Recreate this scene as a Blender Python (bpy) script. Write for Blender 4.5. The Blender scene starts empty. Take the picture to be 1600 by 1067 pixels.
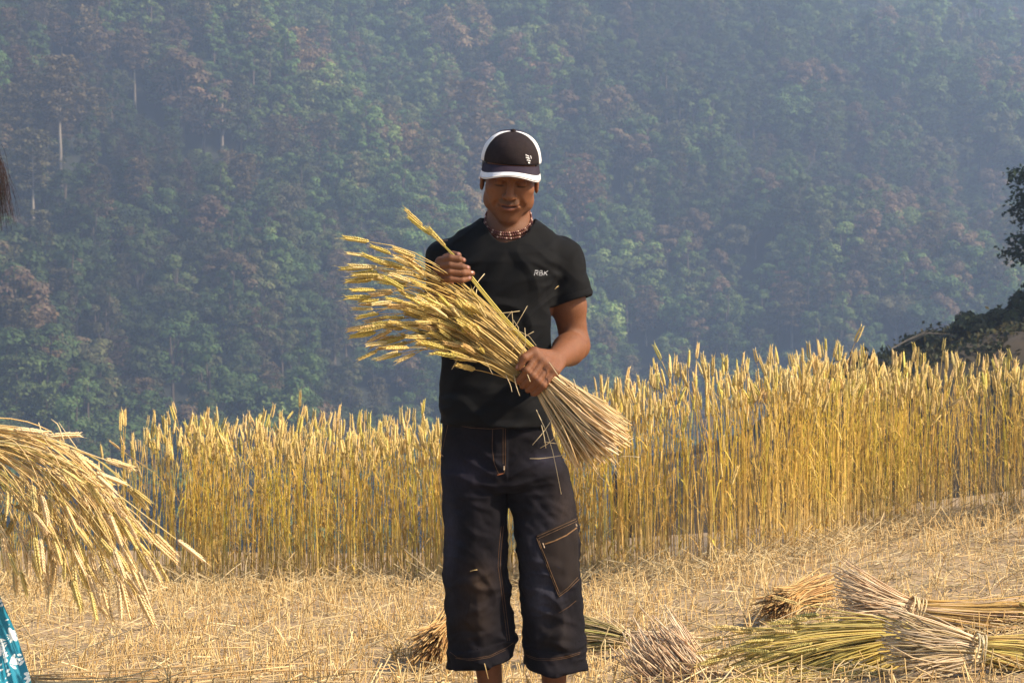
import bpy, math, random
import numpy as np
from mathutils import Vector, Matrix
from mathutils.bvhtree import BVHTree

random.seed(7)
RNG = np.random.default_rng(11)
sc = bpy.context.scene
COL = sc.collection

# ------------------------------------------------------------------ camera
FPX = 2740.0                      # focal length in pixels of a 1600 px wide picture
CAMZ = 1.2
PITCH = math.atan((472 - 533.5) / FPX)
camd = bpy.data.cameras.new('camera')
camd.sensor_width = 36
camd.lens = FPX / 1600 * 36
camd.clip_start = 0.1
camd.clip_end = 3000
camd.dof.use_dof = True
camd.dof.focus_distance = 5.0
camd.dof.aperture_fstop = 13
cam = bpy.data.objects.new('camera', camd)
COL.objects.link(cam)
cam.location = (0, -5, CAMZ)
cam.rotation_euler = (math.radians(90) + PITCH, 0, 0)
sc.camera = cam

# ------------------------------------------------------------------ light
SUN = Vector((0.75, -0.18, 0.62)).normalized()
elev = math.asin(SUN.z)
az = math.atan2(SUN.x, SUN.y)
world = bpy.data.worlds.new('World')
sc.world = world
world.use_nodes = True
nt = world.node_tree
sky = nt.nodes.new('ShaderNodeTexSky')
sky.sky_type = 'NISHITA'
sky.sun_disc = False
sky.sun_elevation = elev
sky.sun_rotation = az
sky.air_density = 1.2
sky.dust_density = 2.0
bg = nt.nodes['Background']
bg.inputs['Strength'].default_value = 0.08
nt.links.new(sky.outputs['Color'], bg.inputs['Color'])
sund = bpy.data.lights.new('sun', 'SUN')
sund.energy = 5.0
sund.angle = math.radians(0.8)
sund.color = (1.0, 0.83, 0.62)
sun = bpy.data.objects.new('sun', sund)
COL.objects.link(sun)
sun.rotation_euler = SUN.to_track_quat('Z', 'Y').to_euler()
sun.location = (20, -10, 60)
sc.view_settings.view_transform = 'Standard'
sc.view_settings.look = 'None'
sc.view_settings.gamma = 1
sc.view_settings.exposure = 1.22
sc.view_settings.use_curve_mapping = False
sc.cycles.max_bounces = 6
sc.cycles.diffuse_bounces = 3
sc.cycles.glossy_bounces = 2
sc.cycles.transmission_bounces = 3
sc.cycles.volume_bounces = 1
sc.cycles.transparent_max_bounces = 8
sc.cycles.use_denoising = True

# ------------------------------------------------------------------ helpers
def P(px, py, d):
    """world point seen at pixel (px,py) of the photo, d metres in front of the camera along Y"""
    cx = (px - 800) / FPX
    cy = (533.5 - py) / FPX
    dy = math.cos(PITCH) - cy * math.sin(PITCH)
    dz = math.sin(PITCH) + cy * math.cos(PITCH)
    return np.array([cx / dy * d, -5 + d, CAMZ + dz / dy * d])

def hash3(ix, iy, iz):
    h = (ix * 374761393 + iy * 668265263 + iz * 2147483647 + 1274126177) & 0xffffffff
    h = ((h ^ (h >> 13)) * 1274126177) & 0xffffffff
    h = (h ^ (h >> 16)) & 0xffff
    return h.astype(np.float32) / 32768.0 - 1.0

def noise3(p):
    p = np.asarray(p, dtype=np.float64)
    f = np.floor(p)
    t = p - f
    i = f.astype(np.int64)
    t = t * t * (3 - 2 * t)
    r = 0
    for a in (0, 1):
        wx = t[..., 0] if a else 1 - t[..., 0]
        for b in (0, 1):
            wy = t[..., 1] if b else 1 - t[..., 1]
            for c in (0, 1):
                wz = t[..., 2] if c else 1 - t[..., 2]
                r = r + wx * wy * wz * hash3(i[..., 0] + a, i[..., 1] + b, i[..., 2] + c)
    return r

def sstep(a, b, x):
    t = np.clip((x - a) / (b - a), 0, 1)
    return t * t * (3 - 2 * t)

def ground_z(x, y):
    """terrain near the men: falls gently away from the camera, rises to the right, drops off behind the wheat"""
    x = np.asarray(x, float); y = np.asarray(y, float)
    z = -0.083 * np.clip(y, -8, 9.0)
    z = z + 0.128 * 0.5 * (x + np.sqrt(x * x + 0.25)) * sstep(-6, 4, y) * (1 - sstep(6, 22, np.abs(x)) * .5)
    z = z - 0.5 * np.clip(y - 7.9, 0, 90)
    z = z + 0.02 * noise3(np.stack([x * 1.3, y * 1.3, 0 * x], -1)) + 0.05 * noise3(np.stack([x * .35, y * .35, 0 * x + 4], -1)) * sstep(1, 4, np.abs(y))
    return z

def hill_z(x, y):
    x = np.asarray(x, float); y = np.asarray(y, float)
    z = -15.5 + 0.47 * (y - 0.75 * x - 240)
    w = np.stack([x * .012 + y * .006, y * .008 - x * .004, 0 * x + 2], -1)
    z = z + 19 * noise3(w) + 7 * noise3(w * 3.1) + 1.2 * noise3(w * 9)
    return z

def terrain_z(x, y):
    g = ground_z(x, y)
    h = hill_z(x, y)
    return np.maximum(np.maximum(g, -52), np.where(np.asarray(y) > 60, h, -1e3))

def PG(px, py, h=0.0, near=False):
    """point on the field (raised h) seen at a pixel"""
    lo, hi = 3.0, 14.4
    for _ in range(40):
        m = .5 * (lo + hi)
        p = P(px, py, m)
        if p[2] > float(ground_z(p[0], p[1])) + h: lo = m
        else: hi = m
    return P(px, py, lo)

def PH(px, py):
    """point on the far hill seen at a pixel"""
    d = np.linspace(60, 900, 1700)
    c = P(px, py, 1.0) - np.array([0, -5, CAMZ])
    pts = np.array([0, -5, CAMZ]) + c[None] * d[:, None]
    k = np.argmax(pts[:, 2] < hill_z(pts[:, 0], pts[:, 1]))
    return pts[k]

def new_mesh(name, V, F, mat=None, smooth=False, color=None, quads=True):
    """V (n,3) array, F list of arrays (each (m,k)); color (n,3) -> attribute tint"""
    me = bpy.data.meshes.new(name)
    V = np.asarray(V, np.float32)
    if not isinstance(F, list): F = [F]
    F = [np.asarray(f, np.int32) for f in F if len(f)]
    nl = sum(f.size for f in F); nf = sum(len(f) for f in F)
    me.vertices.add(len(V)); me.vertices.foreach_set('co', V.ravel())
    me.loops.add(nl); me.polygons.add(nf)
    me.loops.foreach_set('vertex_index', np.concatenate([f.ravel() for f in F]))
    tot = np.concatenate([np.full(len(f), f.shape[1], np.int32) for f in F])
    start = np.concatenate([[0], np.cumsum(tot)[:-1]]).astype(np.int32)
    me.polygons.foreach_set('loop_start', start)
    me.polygons.foreach_set('loop_total', tot)
    if smooth: me.polygons.foreach_set('use_smooth', np.ones(nf, bool))
    me.update(calc_edges=True)
    if color is not None:
        a = me.color_attributes.new('tint', 'FLOAT_COLOR', 'POINT')
        c = np.ones((len(V), 4), np.float32); c[:, :3] = color
        a.data.foreach_set('color', c.ravel())
    if mat: me.materials.append(mat)
    return me

def add(name, me, parent=None, loc=None, label=None, cat=None, group=None, kind=None):
    o = bpy.data.objects.new(name, me)
    COL.objects.link(o)
    if parent is not None: o.parent = parent
    if loc is not None: o.location = loc
    if label: o['label'] = label
    if cat: o['category'] = cat
    if group: o['group'] = group
    if kind: o['kind'] = kind
    return o

def thing(name, label, cat, loc=(0, 0, 0), group=None):
    o = add(name, None, None, loc, label, cat, group)
    o.empty_display_size = 0.1
    return o

def put(name, V, F, mat, parent, color=None, smooth=False, **kw):
    """mesh with world coordinates placed under a thing that sits (unrotated) at its base"""
    V = np.asarray(V, np.float64)
    off = np.zeros(3)
    q = parent
    while q is not None:
        off = off + np.array(q.location); q = q.parent
    return add(name, new_mesh(name, V - off, F, mat, smooth, color), parent, **kw)

# vectorised geometry ------------------------------------------------------
def frames(Pt):
    T = np.gradient(Pt, axis=1)
    T /= np.linalg.norm(T, axis=2, keepdims=True) + 1e-9
    up = np.where(np.abs(T[:, :1, 2:3]) > .9, np.array([1., 0, 0]), np.array([0, 0, 1.]))
    up = np.broadcast_to(up, T.shape)
    A = np.cross(T, up); A /= np.linalg.norm(A, axis=2, keepdims=True) + 1e-9
    B = np.cross(T, A)
    return T, A, B

def tubes(Pt, R, sides=4, cap=False, phase=0.3):
    """Pt (N,K,3), R (N,K)"""
    Pt = np.asarray(Pt, float)
    N, K, _ = Pt.shape
    R = np.broadcast_to(np.asarray(R, float), (N, K))
    T, A, B = frames(Pt)
    th = np.arange(sides) / sides * 2 * math.pi + phase
    V = Pt[:, :, None, :] + R[:, :, None, None] * (np.cos(th)[None, None, :, None] * A[:, :, None, :] + np.sin(th)[None, None, :, None] * B[:, :, None, :])
    V = V.reshape(-1, 3)
    base = (np.arange(N) * K * sides)[:, None, None]
    k = (np.arange(K - 1) * sides)[None, :, None]
    s = np.arange(sides)[None, None, :]; s2 = (s + 1) % sides
    F = np.stack([base + k + s, base + k + s2, base + k + sides + s2, base + k + sides + s], -1).reshape(-1, 4)
    Fs = [F]
    if cap:
        e = np.arange(sides)
        b = (np.arange(N) * K * sides)[:, None]
        Fs.append(np.concatenate([b + (K - 1) * sides + e[None], b + e[None, ::-1]], 0))
    return V, Fs

def ribbons(Pt, W, side):
    """flat blades: Pt (N,K,3), W (N,K) half widths, side (N,3)"""
    N, K, _ = Pt.shape
    S = side[:, None, :] * W[:, :, None]
    V = np.stack([Pt - S, Pt + S], 2).reshape(-1, 3)
    base = (np.arange(N) * K * 2)[:, None]
    k = (np.arange(K - 1) * 2)[None, :]
    F = np.stack([base + k, base + k + 1, base + k + 3, base + k + 2], -1).reshape(-1, 4)
    return V, [F]

class Bag:
    """collects arrays into one mesh"""
    def __init__(s): s.V = []; s.F = []; s.C = []; s.n = 0
    def add(s, V, Fs, C):
        V = np.asarray(V, float)
        s.V.append(V)
        s.C.append(np.broadcast_to(np.asarray(C, float), (len(V), 3)))
        for f in (Fs if isinstance(Fs, list) else [Fs]): s.F.append(np.asarray(f) + s.n)
        s.n += len(V)
    def out(s): return np.concatenate(s.V), s.F, np.concatenate(s.C)

def ear_template(levels, awn=0.012, seed=0, both=True, L=0.085, wid=0.0062):
    """an ear of wheat along +Z from the origin: overlapping spikelets"""
    r = np.random.default_rng(seed)
    V = []; F = []; n = 0
    az_list = [0, math.pi] + ([math.pi / 2, -math.pi / 2] if both else [])
    for j, a in enumerate(az_list):
        nl = levels if j < 2 else levels - 1
        for i in range(nl):
            t = (i + (0.5 if j in (1, 2) else 0.0) + .1) / levels
            z0 = t * L * .86
            w = wid * (0.62 + .55 * math.sin(math.pi * min(1, t * 1.05 + .12))) * (1 if j < 2 else .8)
            ln = L / levels * 2.3
            tilt = (.30 if j < 2 else .26) + r.uniform(-.08, .08)
            d = np.array([math.cos(a) * math.sin(tilt), math.sin(a) * math.sin(tilt), math.cos(tilt)])
            s = np.array([-math.sin(a), math.cos(a), 0])
            q = np.cross(d, s)
            b = np.array([math.cos(a), math.sin(a), 0]) * w * .25 + np.array([0, 0, z0])
            m = b + d * ln * .45
            tip = b + d * ln
            ww = w * .60
            vs = [b, m + s * ww, m + q * ww * .7, m - s * ww, m - q * ww * .7, tip]
            V += vs
            for k in range(4):
                F.append((n, n + 1 + k, n + 1 + (k + 1) % 4)); F.append((n + 5, n + 1 + (k + 1) % 4, n + 1 + k))
            n += 6
            if awn > 0 and r.random() < .6:
                e = tip + d * awn * r.uniform(.4, 1.0) + np.array([0, 0, awn * .4])
                V += [tip - s * .0005, tip + s * .0005, e]
                F.append((n, n + 1, n + 2)); n += 3
    V = np.array(V); F = np.array(F)
    # fractional height for colour
    return V, F

EAR_HI = [ear_template(11, .012, s) for s in range(4)]
EAR_LO = ear_template(8, .012, 9, both=False, L=.090, wid=.0088)

def ear_matrix(base, d, roll, scale):
    d = d / (np.linalg.norm(d) + 1e-9)
    up = np.array([0, 0, 1.0]) if abs(d[2]) < .9 else np.array([1.0, 0, 0])
    a = np.cross(up, d); a /= np.linalg.norm(a)
    b = np.cross(d, a)
    c, s = math.cos(roll), math.sin(roll)
    x = a * c + b * s; y = -a * s + b * c
    return base, np.stack([x, y, d], 1) * scale

def place_template(T, base, M):
    """T (v,3); base (N,3), M (N,3,3) -> (N*v,3)"""
    return (np.einsum('nij,vj->nvi', M, T) + base[:, None]).reshape(-1, 3)

def ear_mats(D, roll, S):
    D = D / (np.linalg.norm(D, axis=1, keepdims=True) + 1e-9)
    up = np.where(np.abs(D[:, 2:3]) < .9, np.array([0, 0, 1.0]), np.array([1.0, 0, 0]))
    a = np.cross(up, D); a /= np.linalg.norm(a, axis=1, keepdims=True)
    b = np.cross(D, a)
    c, s = np.cos(roll)[:, None], np.sin(roll)[:, None]
    return np.stack([a * c + b * s, -a * s + b * c, D], 2) * S[:, None, None]

def rep_faces(F, nv, N):
    return (F[None] + (np.arange(N) * nv)[:, None, None]).reshape(-1, F.shape[1])

# ------------------------------------------------------------------ materials
def mat_base(name):
    m = bpy.data.materials.new(name)
    m.use_nodes = True
    n = m.node_tree
    return m, n, n.nodes['Principled BSDF']

def nd(n, t, **kw):
    x = n.nodes.new(t)
    for k, v in kw.items():
        if k in x.inputs: x.inputs[k].default_value = v
        else: setattr(x, k, v)
    return x

def mix_rgb(n, a, b, fac, mode='MIX'):
    m = n.nodes.new('ShaderNodeMix'); m.data_type = 'RGBA'; m.blend_type = mode
    for sock, v in ((m.inputs[0], fac), (m.inputs[6], a), (m.inputs[7], b)):
        if hasattr(v, 'links') or isinstance(v, bpy.types.NodeSocket): n.links.new(v, sock)
        elif isinstance(v, (tuple, list)): sock.default_value = (*v[:3], 1)
        else: sock.default_value = v
    return m.outputs[2]

def noise_fac(n, scale, detail=3, lo=.4, hi=.6, vec=None, rough=.6):
    t = nd(n, 'ShaderNodeTexNoise', Scale=scale, Detail=detail, Roughness=rough)
    if vec is not None: n.links.new(vec, t.inputs['Vector'])
    r = n.nodes.new('ShaderNodeMapRange')
    n.links.new(t.outputs['Fac'], r.inputs['Value'])
    r.inputs['From Min'].default_value = lo; r.inputs['From Max'].default_value = hi
    return r.outputs['Result']

def tint_mat(name, rough=.6, transl=0.25, noise=0.0, nscale=300, spec=.3, gain=(1, 1, 1)):
    """colour from the mesh's own tint attribute (per straw, ear or patch)"""
    m, n, b = mat_base(name)
    a = nd(n, 'ShaderNodeAttribute', attribute_name='tint')
    col = a.outputs['Color']
    if gain != (1, 1, 1): col = mix_rgb(n, col, gain, 1.0, 'MULTIPLY')
    if noise:
        f = noise_fac(n, nscale, 2, .3, .7)
        col = mix_rgb(n, col, (.35, .3, .25), mul(n, f, noise), 'MULTIPLY')
    n.links.new(col, b.inputs['Base Color'])
    b.inputs['Roughness'].default_value = rough
    b.inputs['Specular IOR Level'].default_value = spec
    if transl:
        t = n.nodes.new('ShaderNodeBsdfTranslucent'); n.links.new(col, t.inputs['Color'])
        ms = n.nodes.new('ShaderNodeMixShader'); ms.inputs[0].default_value = transl
        n.links.new(b.outputs[0], ms.inputs[1]); n.links.new(t.outputs[0], ms.inputs[2])
        n.links.new(ms.outputs[0], n.nodes['Material Output'].inputs['Surface'])
    return m

def mul(n, a, v):
    m = n.nodes.new('ShaderNodeMath'); m.operation = 'MULTIPLY'
    n.links.new(a, m.inputs[0])
    if isinstance(v, (int, float)): m.inputs[1].default_value = v
    else: n.links.new(v, m.inputs[1])
    return m.outputs[0]

M_STRAW = tint_mat('straw', .5, .22, spec=.35)
M_EAR = tint_mat('wheat_ear', .65, .18)

m, n, b = mat_base('soil'); M_SOIL = m
f1 = noise_fac(n, 3, 5, .35, .65); f2 = noise_fac(n, 60, 4, .35, .65)
c = mix_rgb(n, (.30, .21, .115), (.42, .30, .17), f1)
c = mix_rgb(n, c, (.13, .085, .05), mul(n, f2, .7))
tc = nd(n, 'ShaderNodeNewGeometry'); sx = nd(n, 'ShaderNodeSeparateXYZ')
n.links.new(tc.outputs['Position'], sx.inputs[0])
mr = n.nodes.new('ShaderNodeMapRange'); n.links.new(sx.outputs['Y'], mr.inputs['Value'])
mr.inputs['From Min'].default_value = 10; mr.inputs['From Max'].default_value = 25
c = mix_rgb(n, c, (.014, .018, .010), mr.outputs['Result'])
n.links.new(c, b.inputs['Base Color']); b.inputs['Roughness'].default_value = .95
bp = nd(n, 'ShaderNodeBump', Strength=.6, Distance=.02); n.links.new(f2, bp.inputs['Height'])
n.links.new(bp.outputs[0], b.inputs['Normal'])
HAZE = 0.00098
# ------------------------------------------------------------------ ground
def grid_sheet(xs, ys, zf):
    X, Y = np.meshgrid(xs, ys)
    Z = zf(X, Y)
    V = np.stack([X, Y, Z], -1).reshape(-1, 3)
    nx, ny = len(xs), len(ys)
    i = np.arange(nx - 1)[None, :]; j = np.arange(ny - 1)[:, None] * nx
    F = np.stack([i + j, i + j + 1, i + j + 1 + nx, i + j + nx], -1).reshape(-1, 4)
    return V, F
def spaced(a, fine_lo, fine_hi, b, fine, ratio):
    v = list(np.arange(fine_lo, fine_hi, fine))
    s = fine; x = v[-1]
    while x < b: s *= ratio; x += s; v.append(x)
    s = fine; x = v[0]; l = []
    while x > a: s *= ratio; x -= s; l.append(x)
    return np.array(l[::-1] + v)
xs = spaced(-420, -6, 6, 500, .16, 1.05)
ys = spaced(-60, -6, 11, 900, .16, 1.022)
V, F = grid_sheet(xs, ys, terrain_z)
# the sheet carries field, drop and far hillside
add('ground', new_mesh('ground', V, F, M_SOIL, True), kind='structure')

# ------------------------------------------------------------------ forest on the far hillside
def leaf_mat(name, ramp, rough=.7, transl=.25, by_obj=True):
    m, n, b = mat_base(name)
    a = nd(n, 'ShaderNodeAttribute', attribute_name='tint')
    oi = n.nodes.new('ShaderNodeObjectInfo')
    cr = n.nodes.new('ShaderNodeValToRGB')
    cr.color_ramp.elements[0].color = (*ramp[0], 1); cr.color_ramp.elements[-1].color = (*ramp[-1], 1)
    for i, cc in enumerate(ramp[1:-1]):
        e = cr.color_ramp.elements.new((i + 1) / (len(ramp) - 1)); e.color = (*cc, 1)
    n.links.new(oi.outputs['Random'], cr.inputs['Fac'])
    col = mix_rgb(n, cr.outputs['Color'], a.outputs['Color'], 1.0, 'MULTIPLY')
    # per-tree leaf tone: ridge light and shade painted in patches, plus random variation
    sh = nd(n, 'ShaderNodeAttribute', attribute_name='ridge_shade', attribute_type='INSTANCER')
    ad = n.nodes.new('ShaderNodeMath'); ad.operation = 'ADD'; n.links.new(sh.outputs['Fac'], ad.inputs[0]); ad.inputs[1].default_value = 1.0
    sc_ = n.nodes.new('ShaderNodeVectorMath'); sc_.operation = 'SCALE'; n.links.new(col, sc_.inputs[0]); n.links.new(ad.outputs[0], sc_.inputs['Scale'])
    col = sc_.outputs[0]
    n.links.new(col, b.inputs['Base Color']); b.inputs['Roughness'].default_value = rough
    b.inputs['Specular IOR Level'].default_value = .2
    t = n.nodes.new('ShaderNodeBsdfTranslucent'); n.links.new(col, t.inputs['Color'])
    ms = n.nodes.new('ShaderNodeMixShader'); ms.inputs[0].default_value = transl
    n.links.new(b.outputs[0], ms.inputs[1]); n.links.new(t.outputs[0], ms.inputs[2])
    n.links.new(ms.outputs[0], n.nodes['Material Output'].inputs['Surface'])
    return m
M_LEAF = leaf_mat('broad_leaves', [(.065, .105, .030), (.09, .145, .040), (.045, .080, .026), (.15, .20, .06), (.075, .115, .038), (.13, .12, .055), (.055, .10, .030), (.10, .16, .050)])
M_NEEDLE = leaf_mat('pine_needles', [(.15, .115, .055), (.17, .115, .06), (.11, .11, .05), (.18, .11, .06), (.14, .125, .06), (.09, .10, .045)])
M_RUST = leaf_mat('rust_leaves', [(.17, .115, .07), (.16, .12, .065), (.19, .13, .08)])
m, n, b = mat_base('bark'); M_BARK = m
f = noise_fac(n, 6, 4)
n.links.new(mix_rgb(n, (.12, .09, .065), (.06, .045, .03), f), b.inputs['Base Color']); b.inputs['Roughness'].default_value = .9
m, n, b = mat_base('pale_bark'); M_PALE = m
f = noise_fac(n, 4, 4)
n.links.new(mix_rgb(n, (.27, .23, .18), (.15, .12, .09), f), b.inputs['Base Color']); b.inputs['Roughness'].default_value = .9

def quads_at(r, C, Nrm, size, tint):
    """little leafy quads at C facing Nrm; returns bag pieces"""
    k = len(C)
    Nn = Nrm / (np.linalg.norm(Nrm, axis=1, keepdims=True) + 1e-9)
    rv = r.normal(size=(k, 3))
    A = np.cross(Nn, rv); A /= np.linalg.norm(A, axis=1, keepdims=True) + 1e-9
    B = np.cross(Nn, A)
    s = (size * r.uniform(.6, 1.3, k))[:, None]
    V = np.stack([C - A * s, C - B * s * .55, C + A * s, C + B * s * .55 + Nn * s * .25], 1).reshape(-1, 3)
    F = np.arange(k * 4).reshape(k, 4)
    Cc = np.repeat(tint, 4, axis=0)
    return V, F, Cc

def broad_tree(seed, h=9, rx=3.0, top=.0, nleaf=900, bottom=.3):
    r = np.random.default_rng(seed)
    ncl = r.integers(15, 24); nleaf = int(nleaf * 2.3)
    cl = []
    for i in range(ncl):
        u = r.normal(size=3); u /= np.linalg.norm(u)
        rad = r.uniform(.55, .95)
        c = np.array([u[0] * rx * rad, u[1] * rx * rad, h * (1 + bottom) / 2 + u[2] * h * (1 - bottom) / 2 * rad * .95])
        cl.append((c, r.uniform(.28, .46) * rx))
    per = nleaf // ncl
    bag = Bag()
    for c, cr in cl:
        u = r.normal(size=(per, 3)); u /= np.linalg.norm(u, axis=1, keepdims=True)
        u[:, 2] = np.where(u[:, 2] < -.3, -u[:, 2], u[:, 2])
        rr = cr * r.uniform(.7, 1.12, per)[:, None]
        C = c + u * rr * np.array([1, 1, .8])
        nr = u + r.normal(size=u.shape) * .24 + np.array([0, 0, .30])
        t = (r.uniform(.75, 1.3) * r.uniform(.85, 1.15, (per, 1))) * np.array([[1, 1, 1]]) * (1 + r.normal(size=(per, 3)) * .06)
        V, F, Cc = quads_at(r, C, nr, .029 * (rx + 5), t)
        bag.add(V, F, Cc)
    crown = bag.out()
    tb = Bag()
    K = 6
    z = np.linspace(-1.5, h * .75, K)
    lean = r.normal(size=2) * .25
    Pt = np.stack([lean[0] * (z / h) ** 2 * 3, lean[1] * (z / h) ** 2 * 3, z], 1)[None]
    tb.add(*tubes(Pt, np.linspace(.22, .07, K)[None] * h / 9, 6), (1, 1, 1))
    for c, cr in cl[::2]:
        s = Pt[0, 3] * r.uniform(.8, 1.1)
        mid = (s + c) / 2 + np.array([0, 0, -.3])
        tb.add(*tubes(np.stack([s, mid, c])[None], np.array([[.10, .06, .03]]) * h / 9, 4), (1, 1, 1))
    return crown, tb.out()

def conifer(seed, h=17, rx=2.6, bare=.35, layers=13, irregular=.35, perb=16, dens=1.0):
    r = np.random.default_rng(seed)
    bag = Bag(); tb = Bag()
    K = 9
    z = np.linspace(-2, h, K)
    wob = np.cumsum(r.normal(size=(K, 2)) * .06, 0)
    Pt = np.concatenate([wob, z[:, None]], 1)
    tb.add(*tubes(Pt[None], np.linspace(.24, .03, K)[None] * h / 15, 6), (1, 1, 1))
    for L in range(layers):
        t = (L + r.uniform(-.3, .3)) / layers
        zz = h * (bare + (1 - bare) * np.clip(t, 0, 1))
        prof = (math.sin(math.pi * min(1, (1 - t) * .75 + .12))) ** .8 if t > 0 else .7
        nb = r.integers(4, 7)
        a0 = r.uniform(0, 6.28)
        for j in range(nb):
            a = a0 + j * 6.28 / nb + r.uniform(-.3, .3)
            ln = rx * prof * r.uniform(1 - irregular, 1.1) + .25
            if r.random() < .12 * irregular * 2: continue
            d = np.array([math.cos(a), math.sin(a), 0])
            s = np.array([np.interp(zz, z, wob[:, 0]), np.interp(zz, z, wob[:, 1]), zz])
            e = s + d * ln + np.array([0, 0, r.uniform(-.25, .25) * ln + .15])
            m_ = (s + e) / 2 + np.array([0, 0, .12 * ln])
            tb.add(*tubes(np.stack([s, m_, e])[None], np.array([[.05, .035, .015]]) * h / 15, 3), (1, 1, 1))
            k = int(perb * dens * 1.8)
            u = r.uniform(.25, 1.05, k)
            C = s + (e - s) * u[:, None] + r.normal(size=(k, 3)) * np.array([.28, .28, .2]) * ln * .42
            C[:, 2] += .12 * ln * np.sin(math.pi * np.clip(u, 0, 1))
            nr = np.array([0, 0, 1.0]) + r.normal(size=(k, 3)) * .7 + d * .3
            tt = r.uniform(.7, 1.35, (k, 1)) * np.ones((1, 3)) * r.uniform(.8, 1.2)
            V, F, Cc = quads_at(r, C, nr, .27, tt)
            bag.add(V, F, Cc)
    return bag.out(), tb.out()

def make_meshes(res, lm, bm, nm):
    (V, F, C), (V2, F2, C2) = res
    crown = new_mesh('crown', V, F, lm, False, C)
    trunk = new_mesh('trunk', V2, F2, bm, True, C2)
    return crown, trunk

KINDS_T = {}
for i in range(6):
    KINDS_T['broad%d' % i] = make_meshes(broad_tree(20 + i, h=[8, 9.5, 7, 11, 6, 9][i], rx=[2.6, 3.1, 2.7, 2.5, 2.3, 3.5][i], nleaf=[800, 950, 750, 900, 650, 1000][i], bottom=[.25, .3, .15, .2, .1, .35][i]), M_LEAF, M_BARK, 'b')
for i in range(4):
    KINDS_T['pine%d' % i] = make_meshes(conifer(40 + i, h=[16, 18, 14, 19][i], rx=[2.6, 2.3, 2.9, 2.9][i], bare=[.35, .45, .25, .5][i], layers=[13, 13, 13, 12][i], dens=1.6), M_NEEDLE, M_PALE, 'p')
for i in range(2):
    KINDS_T['fir%d' % i] = make_meshes(conifer(50 + i, h=[14, 15][i], rx=[3.0, 2.2][i], bare=.08, layers=15, irregular=.15, dens=1.2), M_LEAF, M_BARK, 'f')
for i in range(2):
    KINDS_T['rust%d' % i] = make_meshes(broad_tree(60 + i, h=[12, 10][i], rx=[2.7, 2.4][i], nleaf=1000, bottom=.25), M_RUST, M_BARK, 'r')
for i in range(2):
    KINDS_T['tall%d' % i] = make_meshes(broad_tree(70 + i, h=[15, 13][i], rx=[2.3, 2.0][i], nleaf=1100, bottom=.35), M_LEAF, M_PALE, 't')

# single trees one can tell apart on the slope: (px x, px y of foot, px y of top, kind, label)
TREES = [
 (30, 262, 143, 'pine0', 'rusty brown pine at the left edge of the hillside, above the hanging hair'),
 (97, 300, 112, 'pine3', 'tallest brown pine with a long pale trunk in the upper left stand'),
 (148, 268, 152, 'pine1', 'slender brown pine with thin pale trunk just right of the tallest left pine'),
 (212, 175, 62, 'pine3', 'brown pine on a long bare trunk near the top left, right of the stand'),
 (95, 118, 30, 'pine1', 'hazy pine with straight pale trunk highest in the upper left'),
 (285, 222, 95, 'rust0', 'reddish brown round crowned tree in the upper left quarter of the slope'),
 (318, 250, 150, 'rust1', 'reddish tree with a pale stem just left of the dense olive tree'),
 (347, 262, 146, 'tall0', 'dense olive brown egg shaped tree at the edge of the dark ravine'),
 (54, 392, 222, 'pine3', 'brown pine with two pale bare trunk lengths low at the far left'),
 (354, 345, 245, 'pine0', 'brown pine below the dense olive tree, left one of the pair'),
 (384, 372, 256, 'pine1', 'brown pine with a thin dark trunk, right one of the pair below the olive tree'),
 (405, 180, 104, 'tall1', 'pale green tall tree with a white stem right of the dark ravine'),
 (369, 158, 82, 'broad0', 'small pale green tree at the top of the dark ravine'),
 (328, 160, 106, 'broad1', 'round pale green tree left of the dark ravine'),
 (400, 300, 236, 'broad5', 'light grey green spreading tree right of the brown pine pair'),
 (736, 152, 84, 'pine0', 'brownish tree standing above and left of the man in the cap'),
 (736, 345, 150, 'pine2', 'broad brown conifer left of the cap, tallest in the middle of the slope'),
 (699, 350, 252, 'pine2', 'smaller brown conifer left of the broad one behind the shoulder'),
 (877, 220, 150, 'rust1', 'small brown round topped tree up and right of the cap'),
 (901, 395, 256, 'pine2', 'tan conifer rising straight behind the right shoulder of the man'),
 (972, 298, 212, 'rust1', 'dusty purple brown tree, left of a close pair right of the man'),
 (1003, 300, 216, 'rust0', 'dusty purple brown tree, right of the close pair right of the man'),
 (1042, 432, 362, 'rust1', 'tan tree in the middle right, lower neighbour of a tan pair'),
 (1068, 428, 348, 'pine2', 'tan pointed tree in the middle right, taller of the tan pair'),
 (1238, 545, 450, 'pine0', 'brown pine with a thin pale trunk just above the wheat at the right'),
 (1552, 352, 272, 'rust0', 'hazy rust red tree near the right edge of the slope'),
 (1490, 420, 356, 'rust1', 'faint rust coloured tree below the rust red one at the right'),
 (1425, 430, 360, 'rust0', 'faint brown tree left of the rust coloured trees at the right'),
 (133, 645, 540, 'rust1', 'ochre brown broad tree low on the left, above the drooping sheaf'),
 (322, 622, 520, 'fir0', 'dark layered conifer low on the left, above the standing wheat'),
 (270, 640, 520, 'broad3', 'dark green tree left of the layered conifer low on the slope'),
 (588, 620, 556, 'broad5', 'wide dull green tree just above the wheat left of the man'),
 (470, 640, 560, 'broad1', 'round mid green tree above the wheat between the layered conifer and the man'),
 (585, 425, 352, 'tall1', 'pale grey tree behind the wheat ears held up by the man'),
 (1180, 405, 330, 'broad5', 'pale crowned spreading tree in the middle of the right half'),
 (1158, 300, 252, 'broad3', 'light topped tree above the pale spreading tree at the right'),
 (1010, 540, 455, 'pine2', 'dim pointed conifer just right of the man, above the wheat'),
 (1400, 545, 470, 'broad5', 'dim broad tree above the wheat near the mound at the right'),
]
tree_xy = []
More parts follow.
